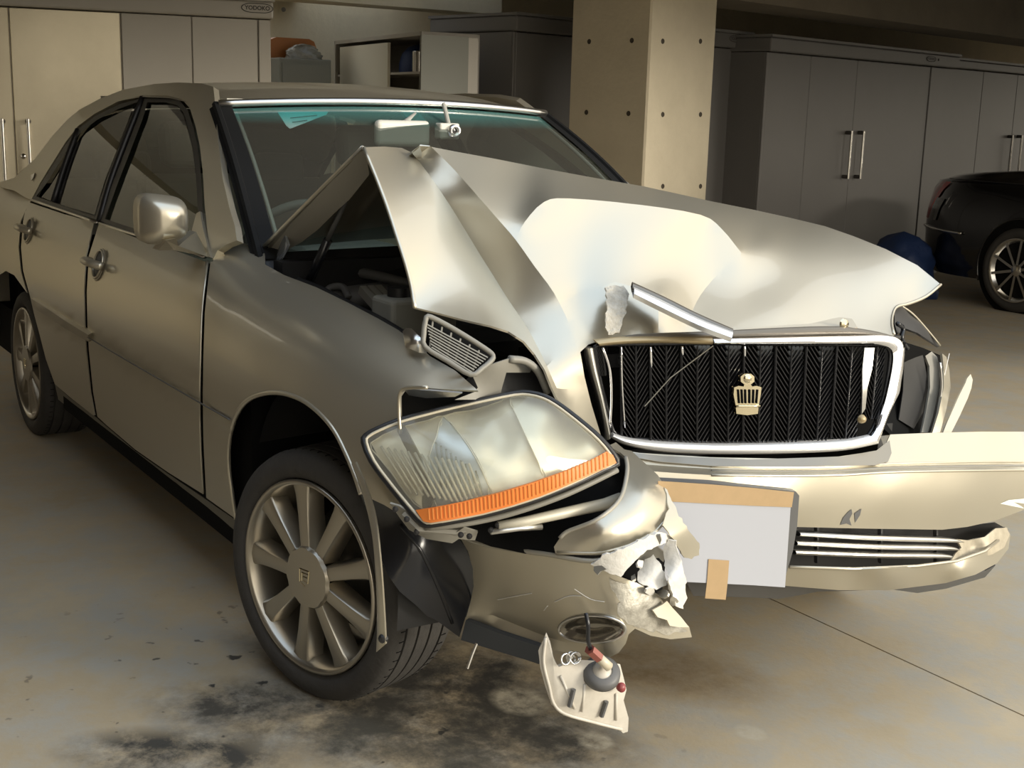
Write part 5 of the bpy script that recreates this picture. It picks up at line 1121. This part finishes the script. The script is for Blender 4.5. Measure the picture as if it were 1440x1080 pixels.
MB().tube([at(690, 748, 'X', .60), at(730, 743, 'X', .61), at(762, 741, 'X', .62)], .006, 8).build('stay_rod', CHROME_R, CAR, True)

# ---------------------------------------------------------------- loose headlamp
lens_o = [(511, 622), (514, 613), (530, 604), (560, 592), (600, 581), (640, 571), (690, 560), (725, 553), (745, 553), (765, 558), (782, 567), (800, 580), (825, 600), (845, 618), (862, 638), (868, 652), (850, 660), (820, 675), (790, 688), (760, 700), (720, 713), (680, 724), (640, 732), (605, 738), (594, 736), (580, 722), (560, 698), (540, 673), (522, 648)]
LC = [(511, 622, 'Y', -.91), (560, 592, 'X', .40), (640, 571, 'X', .44), (725, 553, 'X', .485), (765, 558, 'X', .53), (800, 580, 'X', .575), (845, 618, 'X', .635), (868, 652, 'X', .66), (820, 675, 'X', .66), (760, 700, 'X', .65), (680, 724, 'X', .61), (600, 738, 'X', .555), (560, 698, 'X', .48), (690, 640, 'X', .60), (620, 650, 'X', .54), (560, 640, 'X', .455), (760, 620, 'X', .63)]
_, LF, _m = sheet('headlamp', lens_o, LC, LENS, CAR, step=11, thick=0, keep=True)
HL = _
lf = lambda x, y, off=0.: LF(x, y)+np.array([.72, -.55, .25])*off
cen = np.array([690, 648.])
def scl(o_, k, dx=0, dy=0): return [tuple(cen+(np.array(p)-cen)*k+np.array([dx, dy])) for p in o_]
MB().tube([lf(*p, -.004) for p in cmr(lens_o, 2, True)], .0065, 8, closed=True).build('lamp_seal', BLACK, HL, True)
MB().tube([lf(*p, .001) for p in cmr(scl(lens_o, .975), 2, True)], .003, 6, closed=True).build('lens_rim', CREAM, HL, True)
# bowl: side walls and reflector facets
O = cmr(lens_o, 2, True); k = len(O); V = []
for t in np.linspace(0, 1, 4): V += [lf(*(cen+(np.array(p)-cen)*(1-.06*t)), -.005-.10*t) for p in O]
Fc = [(j*k+i, j*k+(i+1) % k, (j+1)*k+(i+1) % k, (j+1)*k+i) for j in range(3) for i in range(k)]; Fc.append(tuple(range(3*k, 4*k)))
mesh_obj('lamp_housing', V, Fc, mat('lamp_housing_plastic', (.24, .23, .20), .5), HL, False)
refl = scl(lens_o, .96)
SAT = [mat('warm_reflector', (.95, .89, .72), .35, .25), mat('cool_reflector', (.80, .86, .90), .3, .45), mat('cream_reflector', (.98, .93, .78), .4, .15), mat('soft_reflector', (.90, .87, .74), .35, .3)]  # facets tinted differently; the reflections are painted into their colours
def facet(nm, pts, m, ctrls, cr=()): return sheet(nm, pts, [(x, y, LF(x, y), d) for x, y, d in ctrls], m, HL, step=9, thick=0, surf=None, creases=cr)
class Off:
    def __init__(s, ctrls): s.c = ctrls
    def __call__(s, x, y):
        w_ = [1/((x-a)**2+(y-b)**2+60)**1.2 for a, b, d in s.c]; return lf(x, y, -sum(q*d for q, (a, b, d) in zip(w_, s.c))/sum(w_))
for nm, pts, m, cs in (
    ('outer_reflector', [(519, 622), (560, 600), (600, 590), (622, 584), (612, 612), (600, 640), (601, 675), (612, 712), (590, 716), (570, 695), (548, 665), (528, 640)], SAT[0], [(525, 625, .02), (620, 586, .02), (600, 640, .05), (560, 640, .035), (610, 705, .05), (570, 690, .02)]),
    ('fluted_reflector', [(622, 584), (645, 610), (668, 645), (684, 680), (690, 700), (650, 708), (612, 714), (601, 675), (600, 640), (612, 612)], SAT[1], [(622, 586, .015), (684, 680, .03), (645, 610, .03), (601, 660, .045), (612, 712, .04), (650, 700, .03)]),
    ('centre_reflector', [(622, 584), (660, 575), (700, 563), (716, 558), (724, 580), (738, 612), (756, 650), (770, 683), (730, 694), (690, 702), (684, 680), (668, 645), (645, 610)], SAT[2], [(622, 585, .02), (660, 600, .07), (700, 620, .10), (716, 560, .03), (770, 680, .03), (690, 700, .03), (735, 640, .07)]),
    ('inner_reflector', [(716, 558), (745, 557), (765, 561), (790, 578), (820, 602), (842, 623), (856, 643), (835, 652), (800, 668), (770, 683), (756, 650), (738, 612), (724, 580)], SAT[3], [(716, 560, .02), (790, 610, .08), (842, 625, .02), (770, 680, .04), (765, 570, .03), (850, 645, .02), (750, 620, .05)])):
    sheet(nm, pts, None, m, HL, step=8, thick=0, surf=Off(cs))
    MB().tube([Off(cs)(*p)+np.array([.003, -.002, 0]) for p in cmr(pts, 2, True)], .0016, 5, closed=True).build('reflector_seam', SAT[2], HL, True)
# chrome bowls
def bowl(px, py, rpx, dep, off, m):
    c = lf(px, py, off); n = np.array([.72, -.55, .25]); n /= np.linalg.norm(n); x = np.cross([0, 0, 1.], n); x /= np.linalg.norm(x); r = rpx/650
    MB().lathe(c, n, x, [(r*math.sin(t), -dep*math.cos(t)) for t in np.linspace(.05, math.pi/2, 10)], 32).build('reflector_bowl', m, HL, True)
    MB().lathe(c-n*dep*.8, n, x, [(0, .03), (.007, .028), (.009, .02), (.009, 0)], 12).build('lamp_bulb', CHROME_R, HL, True)

# fluting: prism ribs moulded into the outer part and the lower inner corner
mb = MB()
for i in range(14):
    a = (535+i*9.5, 628+i*1.8); b = (578+i*8.2, 694+i*1.6)
    mb.tube([lf(*a, -.006), lf(*b, -.006)], .0028, 5)
mb.build('lens_fluting', SAT[2], HL, True)['kind'] = 'stuff'
mb = MB()
for i in range(9): mb.tube([lf(612+i*7, 622+i*5, -.010), lf(622+i*7, 704-i*1.0, -.010)], .002, 5)
mb.build('lens_fluting', LENS, HL, True)['kind'] = 'stuff'
amber = [(585, 717), (610, 713), (650, 706), (700, 694), (750, 679), (800, 661), (830, 648), (853, 635), (862, 640), (867, 651), (850, 659), (820, 673), (790, 686), (760, 698), (720, 711), (680, 722), (640, 730), (606, 735), (596, 733)]
sheet('amber_indicator', amber, None, ORANGE, HL, step=7, thick=.006, surf=lambda x, y: lf(x, y, .007))
mb = MB()
for i in range(46):
    t = i/45; x = 604+t*250; yu = np.interp(x, [585, 650, 750, 853], [717, 706, 679, 635])+1.5; yl = np.interp(x, [596, 640, 720, 790, 867], [734, 729, 710, 685, 651])-2
    mb.tube([lf(x, yu, .008), lf(x+1, yl, .008)], .0016, 4)
mb.build('indicator_fluting', mat('amber_light', (.78, .27, .06), .5), HL)['kind'] = 'stuff'
bt = [(596, 740), (640, 736), (690, 727), (740, 713), (790, 695), (830, 677), (868, 658)]
MB().tube([lf(x, y+3, -.02) for x, y in cmr(bt, 4)], .006, 8).build('lamp_bottom_rail', TAUPE, HL, True)
MB().tube([at(568, 722, 'X', .50), at(590, 744, 'X', .53), at(640, 748, 'X', .56), at(655, 745, 'X', .57)], .008, 6).build('lamp_bracket', TAUPE, HL, 'auto')
sheet('bracket_plate', [(548, 708), (562, 712), (580, 725), (592, 742), (600, 750), (640, 750), (652, 742), (672, 748), (668, 760), (645, 758), (636, 764), (600, 758), (575, 745), (562, 728)], [(548, 708, 'X', .48), (592, 742, 'X', .53), (672, 748, 'X', .58), (636, 764, 'X', .55), (562, 728, 'X', .48)], TAUPE, HL, step=6, thick=.004)
for (x, y) in ((556, 716), (572, 730), (586, 748), (648, 752), (700, 738), (690, 745), (660, 754)): MB().lathe(at(x, y, 'X', .53 if x < 620 else .60), (.8, -.6, 0), (0, 0, 1), [(0, .006), (.005, .005), (.006, 0)], 10).build('screw', BLACK, HL)

# ---------------------------------------------------------------- wheel arch liner torn forward, bent wing lip
lin = [(504, 690), (520, 694), (540, 706), (556, 720), (570, 738), (600, 752), (640, 750), (655, 770), (666, 800), (667, 828), (660, 850), (652, 876), (646, 896), (632, 886), (616, 874), (600, 866), (586, 852), (562, 832), (545, 808), (534, 780), (526, 750), (518, 722)]
_, LNF, _m = sheet('arch_liner', lin, [(504, 690, 'Y', -.84), (540, 706, 'Y', -.83), (600, 752, 'X', .39), (640, 750, 'X', .37), (667, 828, 'X', .365), (646, 896, 'X', .35), (600, 866, 'X', .375), (545, 808, 'X', .37), (518, 722, 'Y', -.82), (586, 770, 'X', .40)], BLACKG, CAR, step=8, thick=.003, keep=True)
MB().tube([LNF(x, y) for x, y in cmr([(563, 738), (585, 765), (600, 790), (618, 830), (636, 876)], 4)], .004, 8).build('liner_rib', BLACKG, CAR, True)
lipF = Field([(440, 560), (560, 560), (560, 930), (440, 930)], [(446, 578, 'Y', -.90), (488, 640, 'Y', -.90), (508, 695, 'Y', -.90), (525, 760, 'X', .43), (532, 830, 'X', .47), (537, 915, 'X', .49)], 14)
strip('wing_lip', [(494, 652), (508, 690), (520, 735), (526, 780), (529, 830), (530, 880), (529, 917)], [(500, 650), (517, 690), (528, 730), (534, 780), (538, 830), (541, 880), (542, 906)], .0, PAINT, CAR, thick=.006, bulge=.004, fn=lambda x, y, off=0.: lipF(x, y)+np.array([.5, -.8, 0])*off)
MB().lathe(at(539, 898, 'X', .495), (.8, -.6, 0), (0, 0, 1), [(0, .008), (.006, .007), (.010, .002), (.010, -.004)], 12).build('lip_screw', BLACK, CAR)
MB().tube([at(670, 905, 'X', .58), at(664, 920, 'X', .58), at(657, 940, 'X', .58)], .003, 6).build('dangling_clip', CHROME_R, CAR)

# ---------------------------------------------------------------- fog lamp pulled out of the bumper, hanging by its cable
c = SF(833, 884)+np.array([.004, -.003, 0]); n = np.array([.72, -.62, .10]); n /= np.linalg.norm(n); x = np.cross([0, 0, 1.], n); x /= np.linalg.norm(x)
O_ = [SF(833+47*math.cos(t), 884+19*math.sin(t)) for t in np.linspace(0, 2*math.pi, 36, endpoint=False)]
k = 36; V = [p+n*.003 for p in O_]+[c+(p-c)*.93+n*.004 for p in O_]+[c+(p-c)*.6-n*.03 for p in O_]+[c-n*.045]
Fc = [(j*k+i, j*k+(i+1) % k, (j+1)*k+(i+1) % k, (j+1)*k+i) for j in range(2) for i in range(k)]+[(2*k+i, 2*k+(i+1) % k, 3*k) for i in range(k)]
MB().add(V, Fc).build('fog_lamp_opening', mat('scratched_bright_plastic', (.32, .30, .26), .15, .9), CAR, True)
MB().tube([p+n*.004 for p in O_], .003, 6, closed=True).build('opening_rim', CHROME_R, CAR, True)
fo_ = [(767, 893), (772, 905), (778, 928), (786, 938), (800, 932), (815, 928), (850, 930), (872, 934), (877, 953), (881, 970), (877, 985), (884, 1010), (883, 1029), (876, 1031), (870, 1024), (833, 1017), (792, 1006), (775, 990), (767, 966), (760, 940), (757, 915)]
FCt = [(767, 893, 'X', .665), (778, 928, 'X', .675), (815, 928, 'X', .685), (872, 934, 'X', .70), (881, 970, 'X', .70), (883, 1029, 'X', .69), (833, 1017, 'X', .685), (775, 990, 'X', .665), (757, 915, 'X', .655), (830, 970, 'X', .705)]
_, FF_, _m = sheet('hanging_fog_lamp', fo_, FCt, WHITEP, CAR, step=7, thick=.012, keep=True, creases=[[(778, 935), (785, 985), (800, 1003)]])
FG = _; ff = lambda x, y, o=0.: FF_(x, y)+np.array([.9, -.42, .1])*o
MB().tube([ff(x, y, .003) for x, y in cmr([(767, 896), (764, 930), (772, 965), (778, 988), (794, 1003), (835, 1015), (874, 1025)], 4)], .0035, 6).build('housing_flange', WHITEP, FG, True)
for a, b in (((806, 968), (800, 992)), ((852, 985), (845, 1006))): MB().tube([ff(*a, .006), ff(*b, .006)], .005, 6).build('housing_slot', GREYP, FG)
for a, b in (((822, 962), (818, 1000)), ((788, 950), (808, 996)), ((866, 975), (866, 1012))): MB().tube([ff(*a, .002), ff(*b, .002)], .003, 6).build('housing_rib', WHITEP, FG, True)
cc = ff(845, 944, .008); nn = np.array([.55, -.25, .80]); nn /= np.linalg.norm(nn); xx = np.cross(nn, [1, 0, 0]); xx /= np.linalg.norm(xx)
MB().lathe(cc, nn, xx, [(.020, .012), (.030, .010), (.037, .004), (.038, -.008), (.030, -.012)], 32).build('bulb_holder_ring', GREYP, FG, True)
MB().lathe(cc, nn, xx, [(0, .012), (.022, .010), (.022, -.004)], 24).build('bulb_socket', WHITEP, FG, True)
a = at(829, 913, 'X', .72); b = at(850, 932, 'X', .725); o = MB().tube([a, a+(b-a)*.6], .014, 6, flat=.8).build('connector', mat('maroon_plastic', (.26, .08, .06), .45), FG, 'auto'); MB().tube([a+(b-a)*.55, b, b+(b-a)*.3], .010, 10).build('connector_collar', CREAM, FG, True)
MB().lathe(at(873, 966, 'X', .72), (.9, -.4, 0), (0, 0, 1), [(0, .010), (.008, .009), (.010, 0)], 14).build('adjuster_cap', mat('maroon_cap', (.25, .05, .05), .4), FG, True)
MB().tube(cmr([at(824, 862, 'X', .725), at(827, 880, 'X', .735), at(827, 900, 'X', .73), at(831, 914, 'X', .72)], 6), .0045, 8).build('cable', BLACKG, CAR, True)
random.seed(3)
mb = MB(); base = ff(797, 925, .012)
for i in range(5):
    th = random.uniform(0, 6.28); q = base+np.array([random.uniform(-.01, .01), random.uniform(-.022, .022), random.uniform(-.014, .014)]); rr = random.uniform(.007, .013)
    ring_ = [q+rr*np.array([.2*math.cos(t+th), math.cos(t), math.sin(t)]) for t in np.linspace(0, 6.28, 14)]; mb.tube(ring_, .0022, 5)
mb.build('bulb_clip', CHROME_R, FG, True)

# ---------------------------------------------------------------- broken left front corner (right side of the picture)
sheet('far_lamp_shade_sheet', [(1262, 478), (1300, 490), (1328, 502), (1330, 540), (1322, 600), (1310, 609), (1252, 611), (1240, 600), (1258, 560), (1268, 510)], [(1262, 478, 'X', .50), (1328, 502, 'X', .36), (1322, 600, 'X', .40), (1252, 611, 'X', .52), (1290, 550, 'X', .38)], DARK, CAR, step=12)  # black sheet standing in for the shade in the empty lamp hollow
sheet('far_lamp_back_panel', [(1272, 500), (1296, 494), (1300, 508), (1305, 540), (1298, 580), (1285, 603), (1264, 590), (1270, 550)], [(1272, 500, 'X', .44), (1296, 494, 'X', .41), (1298, 580, 'X', .45), (1264, 590, 'X', .48), (1305, 540, 'X', .42)], BLACK, CAR, step=9)
sheet('far_wing_edge', [(1258, 430), (1268, 428), (1282, 440), (1298, 458), (1312, 474), (1322, 484), (1320, 488), (1308, 480), (1290, 468), (1274, 462), (1262, 470), (1258, 455)], [(1258, 430, 'X', .40), (1282, 440, 'X', .36), (1322, 484, 'X', .34), (1290, 468, 'X', .42), (1262, 470, 'X', .46)], BLACK, CAR, step=6, thick=.006)
MB().tube([at(x, y, 'X', .37) for x, y in cmr([(1266, 429), (1284, 442), (1304, 464), (1322, 486)], 4)], .003, 6).build('far_wing_flange', PAINT, CAR, True)
sheet('far_wing_return', [(1300, 497), (1310, 494), (1318, 502), (1322, 520), (1320, 550), (1312, 585), (1305, 608), (1296, 608), (1302, 580), (1308, 545), (1307, 515)], [(1300, 497, 'X', .40), (1318, 502, 'X', .40), (1320, 550, 'X', .44), (1305, 608, 'X', .50), (1302, 580, 'X', .47)], TAUPE, CAR, step=6, thick=.006)
sheet('far_wing', [(1325, 497), (1331, 502), (1335, 520), (1337, 545), (1331, 575), (1322, 608), (1311, 609), (1320, 580), (1327, 545), (1327, 518)], [(1325, 497, 'X', .42), (1337, 545, 'X', .44), (1322, 608, 'X', .52), (1311, 609, 'X', .52), (1327, 545, 'X', .46)], PAINT, CAR, step=5, thick=.006)
sheet('far_wing_shard', [(1365, 526), (1368, 534), (1366, 546), (1361, 560), (1350, 584), (1338, 608), (1326, 609), (1332, 594), (1341, 574), (1349, 556), (1354, 546), (1358, 538), (1360, 532)], [(1366, 527, 'X', .46), (1359, 560, 'X', .49), (1335, 606, 'X', .52), (1328, 609, 'X', .52), (1352, 556, 'X', .485)], CREAM, CAR, step=5, thick=.006)
MB().tube([at(1335, 497, 'X', .43), at(1328, 530, 'X', .44)], .001, 4).build('far_trim_strip', CHROME_R, CAR)
MB().tube([at(x, y, 'X', .47) for x, y in cmr([(1322, 510), (1324, 545), (1318, 580), (1309, 608)], 4)], .0035, 6).build('far_trim_strip', CHROME_R, CAR, True)
MB().tube(cmr([at(1262, 455, 'X', .47), at(1270, 462, 'X', .46), at(1268, 476, 'X', .47), at(1276, 490, 'X', .46)], 4), .006, 6).build('far_hinge_wire', BLACKG, CAR, True)
